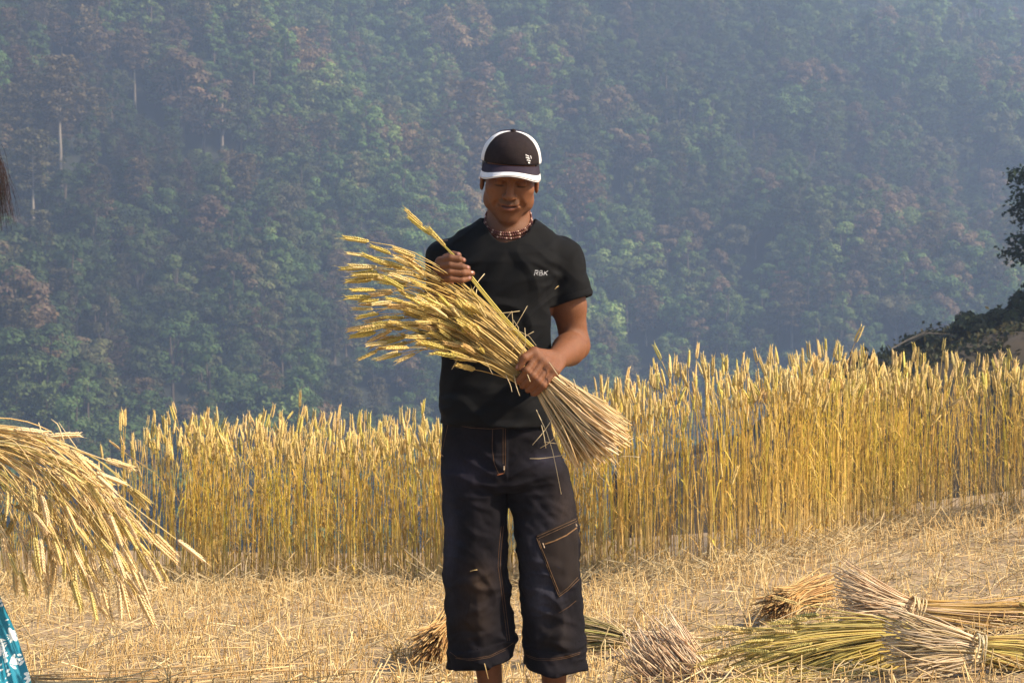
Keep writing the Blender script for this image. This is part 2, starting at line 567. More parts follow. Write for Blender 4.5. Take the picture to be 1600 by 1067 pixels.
for px, pyb, pyt, kind, lab in TREES:
    p = PH(px, pyb)
    d = p[1] + 5
    z = float(hill_z(p[0], p[1]))
    hgt = (pyb - pyt) / FPX * d * 1.12
    crown, trunk = KINDS_T[kind]
    mh = max(v[2] for v in crown.attributes['position'].data[0:1] and [tuple(x.vector) for x in crown.attributes['position'].data])
    s = hgt / mh
    r = random.uniform(0, 6.28)
    nm = 'pine_tree' if kind[:4] == 'pine' else 'fir_tree' if kind[:3] == 'fir' else 'broadleaf_tree'
    t = thing(nm, lab, 'tree', (p[0], p[1], z))
    w = s * (1.25 if kind[:4] in ('pine', 'rust', 'tall') else 1.1)
    t.scale = (w, w, s); t.rotation_euler = (0, 0, r)
    add('crown', crown, t); add('trunk', trunk, t)
    tree_xy.append((p[0], p[1], 3.4))

# everything else on the slope is one mass of wood, scattered as instances
r = np.random.default_rng(5)
pts = []
CELL = 2.7
ycur = 120.0
rows_y = []
while ycur < 860:
    rows_y.append(ycur); ycur += CELL * np.clip(ycur / 300, .85, 1.9)
for y in rows_y:
    half = (y + 5) * .60 + 12
    cell = CELL * np.clip(y / 300, .85, 1.9)
    x = np.arange(-half, half, cell)
    j = r.uniform(-.5, .5, (len(x), 2)) * cell * .95
    pts.append(np.stack([x + j[:, 0], np.full_like(x, y) + j[:, 1]], 1))
pts = np.concatenate(pts)
hz = hill_z(pts[:, 0], pts[:, 1])
el = (hz - CAMZ) / (pts[:, 1] + 5)
keep = (el > -.20) & (el < .26) & (hz > ground_z(pts[:, 0], pts[:, 1]) - 5) & (hz > -60)
pts = pts[keep]; hz = hz[keep]
for tx, ty, rad in tree_xy:
    k = (pts[:, 0] - tx) ** 2 + (pts[:, 1] - ty) ** 2 > rad ** 2
    # keep a little clear room in front of a tree so that it shows
    k &= ~((np.abs(pts[:, 0] - tx * (pts[:, 1] + 5) / (ty + 5)) < 3.2) & (pts[:, 1] < ty) & (pts[:, 1] > ty - 10))
    pts = pts[k]; hz = hz[k]
N = len(pts)
print('forest trees', N)
zone = noise3(np.stack([pts[:, 0] * .03, pts[:, 1] * .022, np.full(N, 7.)], 1))
zone2 = noise3(np.stack([pts[:, 0] * .08, pts[:, 1] * .08, np.full(N, 3.)], 1))
left = sstep(-20, -75, pts[:, 0] / (pts[:, 1] + 5) * 250) * sstep(-10, 20, hz)
rightlow = sstep(20, 110, pts[:, 0]) * sstep(60, 0, hz)
names = ['broad0', 'broad1', 'broad2', 'broad3', 'broad4', 'broad5', 'pine0', 'pine1', 'pine2', 'fir0', 'fir1', 'rust0', 'tall0', 'tall1']
u = r.uniform(0, 1, N)
idx = r.choice([0, 1, 2, 3, 4, 5, 0, 1, 3, 12, 13, 9, 10], N)
pp = .04 + .34 * left + .10 * (zone > .3)
idx = np.where(u < pp, r.choice([6, 7, 8], N), idx)
idx = np.where((u > .97 - .20 * rightlow - .05 * (zone2 > .35)), 11, idx)
sca = r.uniform(.6, 1.35, N) * (1 + .2 * zone2) * np.where(np.isin(idx, [6, 7, 8, 9, 10]), .72, 1)
gully = sstep(.1, -.5, zone)
sca *= (1 - .25 * gully) * np.clip(pts[:, 1] / 330, .95, 1.6)
src = bpy.data.collections.new('tree_kinds')
for k, nm in enumerate(names):
    crown, trunk = KINDS_T[nm]
    # one joined mesh per kind
    vc = np.empty(len(crown.vertices) * 3, np.float32); crown.vertices.foreach_get('co', vc)
    vt = np.empty(len(trunk.vertices) * 3, np.float32); trunk.vertices.foreach_get('co', vt)
    vc = vc.reshape(-1, 3); vt = vt.reshape(-1, 3)
    fc = np.array([p.vertices[:] for p in crown.polygons]); ft = np.array([p.vertices[:] for p in trunk.polygons])
    cc = np.empty(len(vc) * 4, np.float32); crown.color_attributes['tint'].data.foreach_get('color', cc)
    cc = cc.reshape(-1, 4)[:, :3]
    me = new_mesh('tree_kind', np.concatenate([vc, vt]), [fc, ft + len(vc)], crown.materials[0], False, np.concatenate([cc, np.ones((len(vt), 3))]))
    me.materials.append(trunk.materials[0])
    mi = np.concatenate([np.zeros(len(fc), np.int32), np.ones(len(ft), np.int32)])
    me.polygons.foreach_set('material_index', mi)
    me.materials[1] = M_BARK
    o = bpy.data.objects.new('tree_kind_%02d' % k, me)
    src.objects.link(o)
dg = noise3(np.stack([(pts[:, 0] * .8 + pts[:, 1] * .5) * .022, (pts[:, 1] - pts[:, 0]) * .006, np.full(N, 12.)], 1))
shade_val = np.clip(.55 * dg + .30 * zone2 + .22 * r.normal(size=N), -.55, .85)  # diagonal bands paint ridge light and shade, the rest is random tone
fm = bpy.data.meshes.new('forest')
fm.vertices.add(N)
fm.vertices.foreach_set('co', np.stack([pts[:, 0], pts[:, 1], hz - .3], 1).astype(np.float32).ravel())
for nm, typ, val in (('kind_index', 'INT', idx.astype(np.int32)), ('size', 'FLOAT', sca.astype(np.float32)), ('ridge_shade', 'FLOAT', shade_val.astype(np.float32)), ('turn', 'FLOAT', r.uniform(0, 6.28, N).astype(np.float32))):
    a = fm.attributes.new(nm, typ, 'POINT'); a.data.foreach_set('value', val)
forest = add('forest', fm, kind='stuff', label='hazy wooded hillside of mixed pines and broadleaf trees behind the field', cat='forest')
g = bpy.data.node_groups.new('scatter_trees', 'GeometryNodeTree')
g.interface.new_socket('Geometry', in_out='INPUT', socket_type='NodeSocketGeometry')
g.interface.new_socket('Geometry', in_out='OUTPUT', socket_type='NodeSocketGeometry')
gi = g.nodes.new('NodeGroupInput'); go = g.nodes.new('NodeGroupOutput')
ci = g.nodes.new('GeometryNodeCollectionInfo'); ci.inputs['Collection'].default_value = src
ci.inputs['Separate Children'].default_value = True; ci.inputs['Reset Children'].default_value = True
ip = g.nodes.new('GeometryNodeInstanceOnPoints'); ip.inputs['Pick Instance'].default_value = True
def attr(nm, t):
    a = g.nodes.new('GeometryNodeInputNamedAttribute'); a.data_type = t; a.inputs['Name'].default_value = nm
    return a.outputs['Attribute']
cx = g.nodes.new('ShaderNodeCombineXYZ'); g.links.new(attr('turn', 'FLOAT'), cx.inputs['Z'])
er = g.nodes.new('FunctionNodeEulerToRotation'); g.links.new(cx.outputs[0], er.inputs[0])
g.links.new(gi.outputs[0], ip.inputs['Points']); g.links.new(ci.outputs[0], ip.inputs['Instance'])
g.links.new(attr('kind_index', 'INT'), ip.inputs['Instance Index'])
g.links.new(er.outputs[0], ip.inputs['Rotation'])
cs = g.nodes.new('ShaderNodeCombineXYZ')
sz = attr('size', 'FLOAT')
for k in range(3): g.links.new(sz, cs.inputs[k])
g.links.new(cs.outputs[0], ip.inputs['Scale'])
g.links.new(ip.outputs[0], go.inputs[0])
md = forest.modifiers.new('scatter', 'NODES'); md.node_group = g

# ------------------------------------------------------------------ mound with dry scrub at the right
D0 = 40.0
def mound_z(x, y):
    u = x
    z = np.interp(x, [2, 5.5, 6.8, 7.5, 8.8, 10, 11.7, 14, 24], [-3, -2.0, -1.2, -.6, -.12, .30, .66, .95, 1.5])
    z = z + 0 * (u + .12 * noise3(np.stack([x * .6, y * .6, 0 * x], -1))) + .12 * noise3(np.stack([x * 1.1, y * 1.1, 0 * x + 9], -1)) + .1 * noise3(np.stack([x * 4, y * 4, 0 * x], -1))
    fall = sstep(6.0, 3.0, np.abs(y - 35)) 
    return z * 1.0 - (1 - fall) * 7
V, F = grid_sheet(np.arange(2.5, 24, .22), np.arange(28.5, 41.5, .25), mound_z)
m, n, b = mat_base('dry_earth'); M_EARTH = m
f1 = noise_fac(n, 1.2, 5, .4, .6); f2 = noise_fac(n, 8, 4, .4, .65)
c = mix_rgb(n, (.050, .036, .026), (.026, .030, .015), f1)
c = mix_rgb(n, c, (.085, .062, .042), f2)
n.links.new(c, b.inputs['Base Color']); b.inputs['Roughness'].default_value = 1
add('earth_mound', new_mesh('earth_mound', V, F, M_EARTH, True), kind='structure')
# scrub on the mound
def bush(seed, h, rx, lean=0):
    return broad_tree(seed, h=h, rx=rx, nleaf=700, bottom=.02)
M_SCRUB = leaf_mat('scrub_leaves', [(.030, .040, .018), (.05, .055, .025)])
for k, (px, py, rx, h, lab) in enumerate([
        (1612, 560, .5, .8, 'dark green bush at the right edge below the conifer'),
        (1562, 530, .45, .55, 'small green bush on top of the mound, left of the conifer'),
        (1520, 548, .6, .45, 'low dull brown bush on the mound near the pale dead branches'),
        (1450, 556, .5, .3, 'lowest tuft of scrub at the left foot of the mound')]):
    p = P(px, py, D0)
    (Vc, Fc, Cc), (Vt, Ft, Ct) = broad_tree(90 + k, h=h, rx=rx, nleaf=520, bottom=.0)
    zz = float(mound_z(np.array([p[0]]), np.array([p[1]]))[0])
    t = thing('bush', lab, 'bush', (p[0], p[1], zz - .05))
    cr = np.mean(Vc, 0)
    add('foliage', new_mesh('foliage', (Vc.reshape(-1, 4, 3) - Vc.reshape(-1, 4, 3).mean(1, keepdims=True)).reshape(-1, 3) * .5 + np.repeat(Vc.reshape(-1, 4, 3).mean(1), 4, 0), Fc, M_SCRUB, False, Cc), t)
    add('stem', new_mesh('stem', Vt, Ft, M_BARK, True, Ct), t)
r = np.random.default_rng(8)
K_ = 9000
xs_ = r.uniform(6, 16, K_); ys_ = r.uniform(31, 37.5, K_)
kk_ = noise3(np.stack([xs_ * 1.2, ys_ * 1.2, 0 * xs_ + 1], 1)) + .35 * r.normal(size=K_) > -.05
xs_, ys_ = xs_[kk_], ys_[kk_]; K_ = len(xs_)
Cq = np.stack([xs_, ys_, mound_z(xs_, ys_) + r.gamma(1.6, .05, K_)], 1)
tq_ = np.where((r.random(K_) < .5)[:, None], (1.0, 1.0, 1.0), (1.6, 1.1, .8)) * r.uniform(.6, 1.3, (K_, 1))
V, F, C = quads_at(r, Cq, r.normal(size=(K_, 3)) + [0, -.3, .5], .085, tq_)
add('dry_scrub', new_mesh('dry_scrub', V, F, M_SCRUB, False, C), kind='stuff', label='low dry scrub and weeds covering the mound behind the wheat', cat='scrub')
bag = Bag()
r = np.random.default_rng(4)
for k in range(3):
    a = P(1425 + 16 * r.normal(), 540 + 4 * r.normal(), D0 - 1.5 + .3 * r.normal()); c_ = P(1462 + 14 * r.normal(), 520 + 6 * r.normal(), D0 - 1.5)
    mid = (a + c_) / 2 + r.normal(size=3) * .07
    for q in (a, mid, c_): q[2] = max(q[2], float(mound_z(np.array([q[0]]), np.array([q[1]]))[0]) + .02)
    bag.add(*tubes(np.stack([a, mid, c_])[None], np.array([[.016, .013, .006]]), 5), (1, 1, 1))
V, F, C = bag.out()
t = thing('dead_branch', 'pale dead branches lying on the crest of the mound at the right', 'branch', tuple(V.min(0)))
put('branch', V, F, M_PALE, t, C)

# conifer standing at the right edge of the picture
p = P(1654, 575, D0)
(Vc, Fc, Cc), (Vt, Ft, Ct) = conifer(77, h=3.6, rx=1.05, bare=.10, layers=12, irregular=.35, perb=130)
q = Vc.reshape(-1, 4, 3); mq = q.mean(1, keepdims=True)
Vc = ((q - mq) * .24 + mq).reshape(-1, 3)
M_DARKN = leaf_mat('dark_needles', [(.018, .035, .016), (.022, .038, .018)])
zz = float(mound_z(np.array([p[0]]), np.array([p[1]]))[0])
t = thing('conifer_tree', 'dark conifer with layered boughs cut by the right edge of the photo', 'tree', (p[0], p[1], zz))
add('crown', new_mesh('crown', Vc, Fc, M_DARKN, False, Cc), t)
add('trunk', new_mesh('trunk', Vt, Ft, M_BARK, True, Ct), t)

# ------------------------------------------------------------------ haze
hzmat = bpy.data.materials.new('haze'); hzmat.use_nodes = True
n = hzmat.node_tree; n.nodes.remove(n.nodes['Principled BSDF'])
pv = n.nodes.new('ShaderNodeVolumePrincipled')
pv.inputs['Color'].default_value = (.50, .67, 1.0, 1)
pv.inputs['Density'].default_value = HAZE
pv.inputs['Anisotropy'].default_value = 0.0
n.links.new(pv.outputs[0], n.nodes['Material Output'].inputs['Volume'])
hx0, hx1, hy0, hy1, hz0, hz1 = -460, 560, -66, 990, -62, 420
V = np.array([(x, y, z) for x in (hx0, hx1) for y in (hy0, hy1) for z in (hz0, hz1)], float)
F = np.array([(0, 1, 3, 2), (4, 6, 7, 5), (0, 4, 5, 1), (2, 3, 7, 6), (0, 2, 6, 4), (1, 5, 7, 3)])
add('haze', new_mesh('haze', V, F, hzmat), kind='stuff')

# ------------------------------------------------------------------ standing wheat
def straw_colors(r, N, green=.0):
    base = np.array([[.62, .42, .13], [.55, .36, .12], [.68, .50, .19], [.60, .45, .10], [.48, .33, .13]])
    c = base[r.integers(0, 5, N)] * r.uniform(.75, 1.2, (N, 1))
    g = (r.random(N) < green)[:, None]
    return np.where(g, np.array([[.52, .44, .09]]) * r.uniform(.8, 1.2, (N, 1)), c)

def stalk_paths(r, base, h, K=7, lean=.05, bend=.06):
    N = len(base)
    t = np.linspace(0, 1, K)
    a = r.uniform(0, 6.28, N)
    l = np.abs(r.normal(0, lean, N)); bd = np.abs(r.normal(0, bend, N)); wild = r.random(N) < .06; l = np.where(wild, l * 3.5, l); bd = np.where(wild, bd * 4, bd)
    a2 = a + r.normal(0, .9, N)
    dx = (np.cos(a) * l)[:, None] * t + (np.cos(a2) * bd)[:, None] * t ** 3
    dy = (np.sin(a) * l)[:, None] * t + (np.sin(a2) * bd)[:, None] * t ** 3
    Pt = np.stack([base[:, 0:1] + dx * h[:, None], base[:, 1:2] + dy * h[:, None], base[:, 2:3] + t[None] * h[:, None] * (1 - .0 * t)], -1)
    return Pt

r = np.random.default_rng(21)
# front edge of the uncut strip, as points on the field
edge_px = [(-160, 893), (60, 890), (265, 895), (500, 893), (700, 888), (900, 880), (1100, 868), (1230, 845), (1350, 822), (1480, 806), (1600, 798), (1800, 785)]
edge = np.array([PG(x, y + (31 if x < 1300 else 24 if x < 1400 else 14)) for x, y in edge_px])
ex, ey = edge[:, 0], edge[:, 1]
print('wheat edge', np.round(edge, 2).tolist())
NW = 4500
x = r.uniform(-4.6, 5.4, NW)
dep = r.beta(1.0, 1.5, NW) * 1.45 * (1 + .8 * sstep(1.5, 3.0, x))
y = np.interp(x, ex, ey) + dep + .05 * noise3(np.stack([x * 4, 0 * x, 0 * x], 1))
xl = P(262, 800, 10.0)[0]; xl2 = P(172, 800, 10.0)[0]
clump = noise3(np.stack([x * 3.5, y * 3.5, 0 * x + 5], 1))
dens = np.where(x < xl2, .22, np.where(x < xl, .32, 1.0)) * np.where((x < xl) & (x > xl - .08), .1, 1)
k = (r.random(NW) < dens) & (clump > -.75 + .4 * r.random(NW))
x, y, dep = x[k], y[k], dep[k]
z = ground_z(x, y)
NW = len(x)
hh = 1.0 + .06 * noise3(np.stack([x * 1.2, y * .8, 0 * x], 1)) + .04 * noise3(np.stack([x * 5, y * 3, 0 * x], 1))
h = hh * r.normal(.97, .085, NW) * np.where(x < xl2, .72, 1) * np.interp(x, [-4, -.5, 1.2, 2.2, 3.0, 5], [.90, .92, .96, .94, .88, .88])
h = np.where(r.random(NW) < .05, h * r.uniform(.55, .85, NW), h)
base = np.stack([x, y, z - .02], 1)
Pt = stalk_paths(r, base, h - .085, 7, .055, .06)
cs_ = straw_colors(r, NW, .14)
cs_ = cs_ * np.array([1.15, 1.13, .80])
yel = np.array([.70, .50, .08])
fr = np.argsort(dep)[:]            # nearest the camera first
infr = np.abs(x / (y + 5)) < .30
front = [i for i in fr if infr[i]][:290]
isfront = np.zeros(NW, bool); isfront[front] = True
def leaf_blades(r, Pt, cs, per=2):
    """dry leaf blades that leave the stems"""
    N, K, _ = Pt.shape
    bag = Bag()
    for q in range(per):
        kk = r.integers(1, K - 2, N)
        s = Pt[np.arange(N), kk]
        a = r.uniform(0, 6.28, N); ln = r.uniform(.08, .22, N)
        droop = r.uniform(.0, 1.6, N)
        t = np.linspace(0, 1, 5)
        out = (.3 * t + .5 * t ** 2)[None] * ln[:, None]
        up = (t[None] * .8 - droop[:, None] * t[None] ** 2) * ln[:, None]
        L = np.stack([s[:, 0:1] + np.cos(a)[:, None] * out, s[:, 1:2] + np.sin(a)[:, None] * out, s[:, 2:3] + up], -1)
        side = np.stack([-np.sin(a), np.cos(a), 0 * a], 1)
        W = (np.array([.6, 1, .9, .6, .1])[None] * r.uniform(.0022, .0045, N)[:, None])
        V, F = ribbons(L, W, side)
        bag.add(V, F, np.repeat(cs * r.uniform(.7, 1.1, (N, 1)) * np.array([.95, .9, .9]), 10, 0))
    return bag.out()
def vcol(cs, K, sides, Pt=None):
    """stem colours: browner near the foot, yellow near the ear"""
    N = len(cs)
    t = np.linspace(0, 1, K)[None, :, None]
    low = np.array([.70, .55, .32])[None, None]
    c = cs[:, None] * (.35 + .65 * sstep(.0, .55, t)) + low * (.65 * (1 - sstep(.0, .55, t))) * (cs.mean(1) / .4)[:, None, None]
    return np.repeat(c.reshape(-1, 3), sides, 0)
b_ = ~isfront
bag = Bag()
V, F = tubes(Pt[b_], np.array([.0026, .0025, .0024, .0023, .0021, .0018, .0014])[None] * np.ones((b_.sum(), 1)), 3)
bag.add(V, F, vcol(cs_[b_], 7, 3))
bag.add(*leaf_blades(r, Pt[b_], cs_[b_], 2))
EV, EF = EAR_LO
D = Pt[:, -1] - Pt[:, -2]
D = D / np.linalg.norm(D, axis=1, keepdims=True) + r.normal(0, .10, (NW, 3))
M = ear_mats(D, r.uniform(0, 6.28, NW), r.uniform(.8, 1.25, NW))
ec = np.array([[.80, .61, .25]]) * r.uniform(.75, 1.2, (NW, 1)) * np.array([1, 1, 1]) + r.normal(0, .02, (NW, 3))
ec = np.where((r.random(NW) < .25)[:, None], ec * np.array([.95, 1.04, .7]), ec)
zf = .8 + .35 * (EV[:, 2] / .09)
V = place_template(EV, Pt[b_, -1], M[b_])
bag.add(V, rep_faces(EF, len(EV), b_.sum()), (ec[b_][:, None] * zf[None, :, None]).reshape(-1, 3))
V, F, C = bag.out()
# quads and tris mixed
add('standing_wheat', new_mesh('standing_wheat', V, F, M_STRAW, False, C), kind='stuff', label='ripe golden wheat standing uncut in a strip behind the man', cat='wheat')
ear_meshes = [new_mesh('ear', ev, ef, M_EAR, False, np.array([[.74, .56, .22]]) * g_ * np.array([[1, 1, 1.0]]) * (.8 + .35 * (ev[:, 2:3] / .09))) for (ev, ef), g_ in zip([EAR_LO] + EAR_HI[:3], (1, 1.1, .85, 1))]
FRONT_LABEL = 'ripe wheat stalk at the front edge of the uncut strip behind the man'
for i in front:
    e_ = thing('wheat_stalk', FRONT_LABEL, 'wheat stalk', tuple(base[i]), 'wheat stalks along the front edge of the uncut strip')
    V, F = tubes(Pt[i][None], np.array([[.0027, .0026, .0025, .0023, .0021, .0018, .0014]]), 4)
    bg_ = Bag(); bg_.add(V, F, vcol(cs_[i][None], 7, 4)); bg_.add(*leaf_blades(r, Pt[i][None], cs_[i][None], 2))
    V, F, C = bg_.out()
    put('stem', V, F, M_STRAW, e_, C)
    o = add('ear', ear_meshes[i % 4], e_)
    s_ = 1.0 if i % 4 == 0 else 1.15
    mm = Matrix([list(row) for row in (M[i] * s_)]).to_4x4(); mm.translation = Vector(Pt[i, -1] - base[i])
    o.matrix_local = mm

# ------------------------------------------------------------------ stubble and loose straw
r = np.random.default_rng(31)
def field_pts(N, y0=-1.2, y1=8.2, power=1.0):
    y = y0 + (y1 - y0) * r.random(N) ** power
    half = (y + 5) * .33 + .5
    x = r.uniform(-1, 1, N) * half
    return x, y
NS = 17000
x, y = field_pts(NS)
# drilled rows: tufts gather in clumps
tuft = r.integers(0, 1400, NS)
tx, ty = field_pts(1400)
near = r.random(NS) < .55
x = np.where(near, tx[tuft] + r.normal(0, .028, NS), x); y = np.where(near, ty[tuft] + r.normal(0, .028, NS), y)
e_y = np.interp(x, ex, ey)
k = y < e_y + .4
x, y = x[k], y[k]; NS = len(x)
z = ground_z(x, y)
pat = noise3(np.stack([x * 1.1, y * 1.1, 0 * x + 3], 1))
h = np.clip(r.normal(.086, .028, NS) * (1 + .35 * pat), .03, .22)
h = np.where((x > .45) & (y < 1.9 + .5 * x) & (r.random(NS) < .6), h * .5, h)
Pt = stalk_paths(r, np.stack([x, y, z - .01], 1), h, 3, .28, .12)
bag = Bag()
V, F = tubes(Pt, np.array([.0022, .0021, .0021])[None] * r.uniform(.7, 1.25, (NS, 1)), 3)
cc = np.array([[.76, .56, .26], [.70, .49, .21], [.84, .67, .36], [.62, .42, .18]])[r.integers(0, 4, NS)] * r.uniform(.7, 1.15, (NS, 1))
bag.add(V, F, np.repeat(cc, 9, 0))
V, F, C = bag.out()
add('stubble', new_mesh('stubble', V, F, M_STRAW, False, C), kind='stuff', label='short pale wheat stubble covering the harvested field', cat='stubble')
NL = 32000
x, y = field_pts(NL)
# more trash near the foot of the uncut wheat
q = r.random(NL) < .22
x = np.where(q, r.uniform(-4.4, 5, NL), x)
y = np.where(q, np.interp(x, ex, ey) + r.normal(-.1, .28, NL), y)
k = y < np.interp(x, ex, ey) + .7
x, y = x[k], y[k]; NL = len(x)
q = q[k]
ln = r.gamma(3.0, .027, NL).clip(.03, .34)
a = r.uniform(0, 6.28, NL); tilt = r.normal(0, .22, NL) + np.where(q, r.uniform(0, .7, NL), 0)
kink = r.normal(0, .35, NL)
t = np.linspace(-.5, .5, 4)
lift = np.abs(r.normal(.012, .02, NL)) + np.where(q, r.uniform(0, .05, NL), 0)
dx = np.cos(a)[:, None] * t * ln[:, None] - np.sin(a)[:, None] * (t ** 2 * kink[:, None] * ln[:, None])
dy = np.sin(a)[:, None] * t * ln[:, None] + np.cos(a)[:, None] * (t ** 2 * kink[:, None] * ln[:, None])
X = x[:, None] + dx; Y = y[:, None] + dy
Z = ground_z(X, Y) + lift[:, None] + np.abs((t + .5) * np.sin(tilt)[:, None] * ln[:, None])
Pt = np.stack([X, Y, Z], -1)
V, F = tubes(Pt, r.uniform(.0011, .0024, (NL, 1)) * np.ones((1, 4)), 3)
cc = np.array([[.76, .58, .29], [.68, .50, .25], [.86, .71, .42], [.50, .37, .19], [.60, .48, .28]])[r.integers(0, 5, NL)] * r.uniform(.65, 1.12, (NL, 1))
add('loose_straw', new_mesh('loose_straw', V, F, M_STRAW, False, np.repeat(cc, 12, 0)), kind='stuff', label='loose broken straw littered between the stubble', cat='straw')
# a few long straws that lie on the stubble and show one by one
for kx, ky, ang, L, lab in [(395, 905, -.9, .55, 'pale straw slanting over the stubble below the left wheat'), (455, 985, .15, .5, 'short pale straw in the middle of the left stubble'), (1290, 905, .1, .5, 'straw lying above the cut ends of the big bound sheaf'),
        (1340, 880, -1.0, .35, 'short straw below the tiny green weed'), (1085, 925, 2.3, .5, 'straw on the stubble left of the small orange clump'), (560, 1005, .1, .8, 'long straw left of the brown straw clump'), (150, 898, .0, 1.0, 'longest straw, level at the wheat foot below the hanging ears')]:
    p = PG(kx, ky, .05)
    t = np.linspace(-.5, .5, 6)
    Pq = np.stack([p[0] + np.cos(ang) * t * L, p[1] + np.sin(ang) * t * L * .8, 0 * t], 1)
    Pq[:, 2] = ground_z(Pq[:, 0], Pq[:, 1]) + .06 + .05 * np.sin(t * 3)
    V, F = tubes(Pq[None], np.full((1, 6), .0028), 4)
    o = add('long_straw', new_mesh('long_straw', V - p, F, M_STRAW, False, np.full((len(V), 3), (.80, .62, .33))), loc=tuple(p), label=lab, cat='straw', group='long straws lying on the stubble')
# tiny green weed by the foot of the wheat
p = PG(1332, 835)
t = thing('weed', 'tiny green weed at the foot of the uncut wheat on the right', 'weed', tuple(p))
for k in range(9):
    a = k * .7; L = .05 + .02 * (k % 3)
    tt = np.linspace(0, 1, 4)
    Pq = np.stack([p[0] + np.cos(a) * tt * L, p[1] + np.sin(a) * tt * L, p[2] + .03 + tt * .07 - tt ** 2 * .03], 1)[None]
    V, F = ribbons(Pq, np.array([[.004, .012, .011, .001]]), np.array([[-math.sin(a), math.cos(a), 0]]))
    put('leaf', V, F, M_STRAW, t, np.full((len(V), 3), (.06, .11, .03)))
# ------------------------------------------------------------------ signed-distance modelling for bodies and clothes
def smin(a, b, k):
    h = np.clip(.5 + .5 * (b - a) / k, 0, 1)
    return b * (1 - h) + a * h - k * h * (1 - h)
def smax(a, b, k): return -smin(-a, -b, k)

class Cone:
    def __init__(s, a, b, ra, rb, k=.012, sub=False):
        s.a, s.b, s.ra, s.rb, s.k, s.sub = np.array(a, float), np.array(b, float), ra, rb, k, sub
        s.c = (s.a + s.b) / 2; s.R = np.linalg.norm(s.b - s.a) / 2 + max(ra, rb)
    def d(s, p):
        ab = s.b - s.a; L2 = ab @ ab + 1e-12
        t = np.clip(((p - s.a) @ ab) / L2, 0, 1)
        q = p - s.a - t[..., None] * ab
        return np.sqrt((q * q).sum(-1)) - (s.ra + (s.rb - s.ra) * t)
class Ell:
    def __init__(s, c, r, M=None, k=.012, sub=False):
        s.c, s.r, s.k, s.sub = np.array(c, float), np.array(r, float), k, sub
        s.M = np.eye(3) if M is None else np.array(M, float)      # columns = axes
        s.R = max(s.r)
    def d(s, p):
        q = (p - s.c) @ s.M
        k0 = np.sqrt(((q / s.r) ** 2).sum(-1)); k1 = np.sqrt(((q / s.r ** 2) ** 2).sum(-1)) + 1e-9
        return k0 * (k0 - 1) / k1
class Loft:
    """stack of super-ellipses along z: rows (z, cx, cy, rx, ry)"""
    def __init__(s, rows, k=.02, pw=2.3, sub=False, cut=True, slope=0.0, slopey=0.0):
        r = np.array(sorted(rows), float); s.z = r[:, 0]; s.r = r; s.k, s.pw, s.sub, s.cut, s.sl, s.sly = k, pw, sub, cut, slope, slopey
        s.c = np.array([r[:, 1].mean(), r[:, 2].mean(), (s.z[0] + s.z[-1]) / 2]); s.R = (s.z[-1] - s.z[0]) / 2 + r[:, 3].max() + .05
    def d(s, p):
        z = p[..., 2]
        f = [np.interp(z, s.z, s.r[:, i]) for i in (1, 2, 3, 4)]
        x = np.abs(p[..., 0] - f[0]) / f[2]; y = np.abs(p[..., 1] - f[1]) / f[3]
        n_ = (x ** s.pw + y ** s.pw) ** (1 / s.pw) + 1e-9
        d = (n_ - 1) * np.minimum(f[2], f[3]) * (.5 + .5 * np.clip((np.maximum(f[2], f[3]) / np.minimum(f[2], f[3])), 1, 1.6) * (x / n_) + .0)
        if s.cut:
            zz = z - s.sl * (p[..., 0] - s.r[0, 1]) - s.sly * (p[..., 1] - s.r[0, 2])
            d = smax(d, s.z[0] - zz, .006); d = smax(d, z - s.z[-1], .02)
        return d

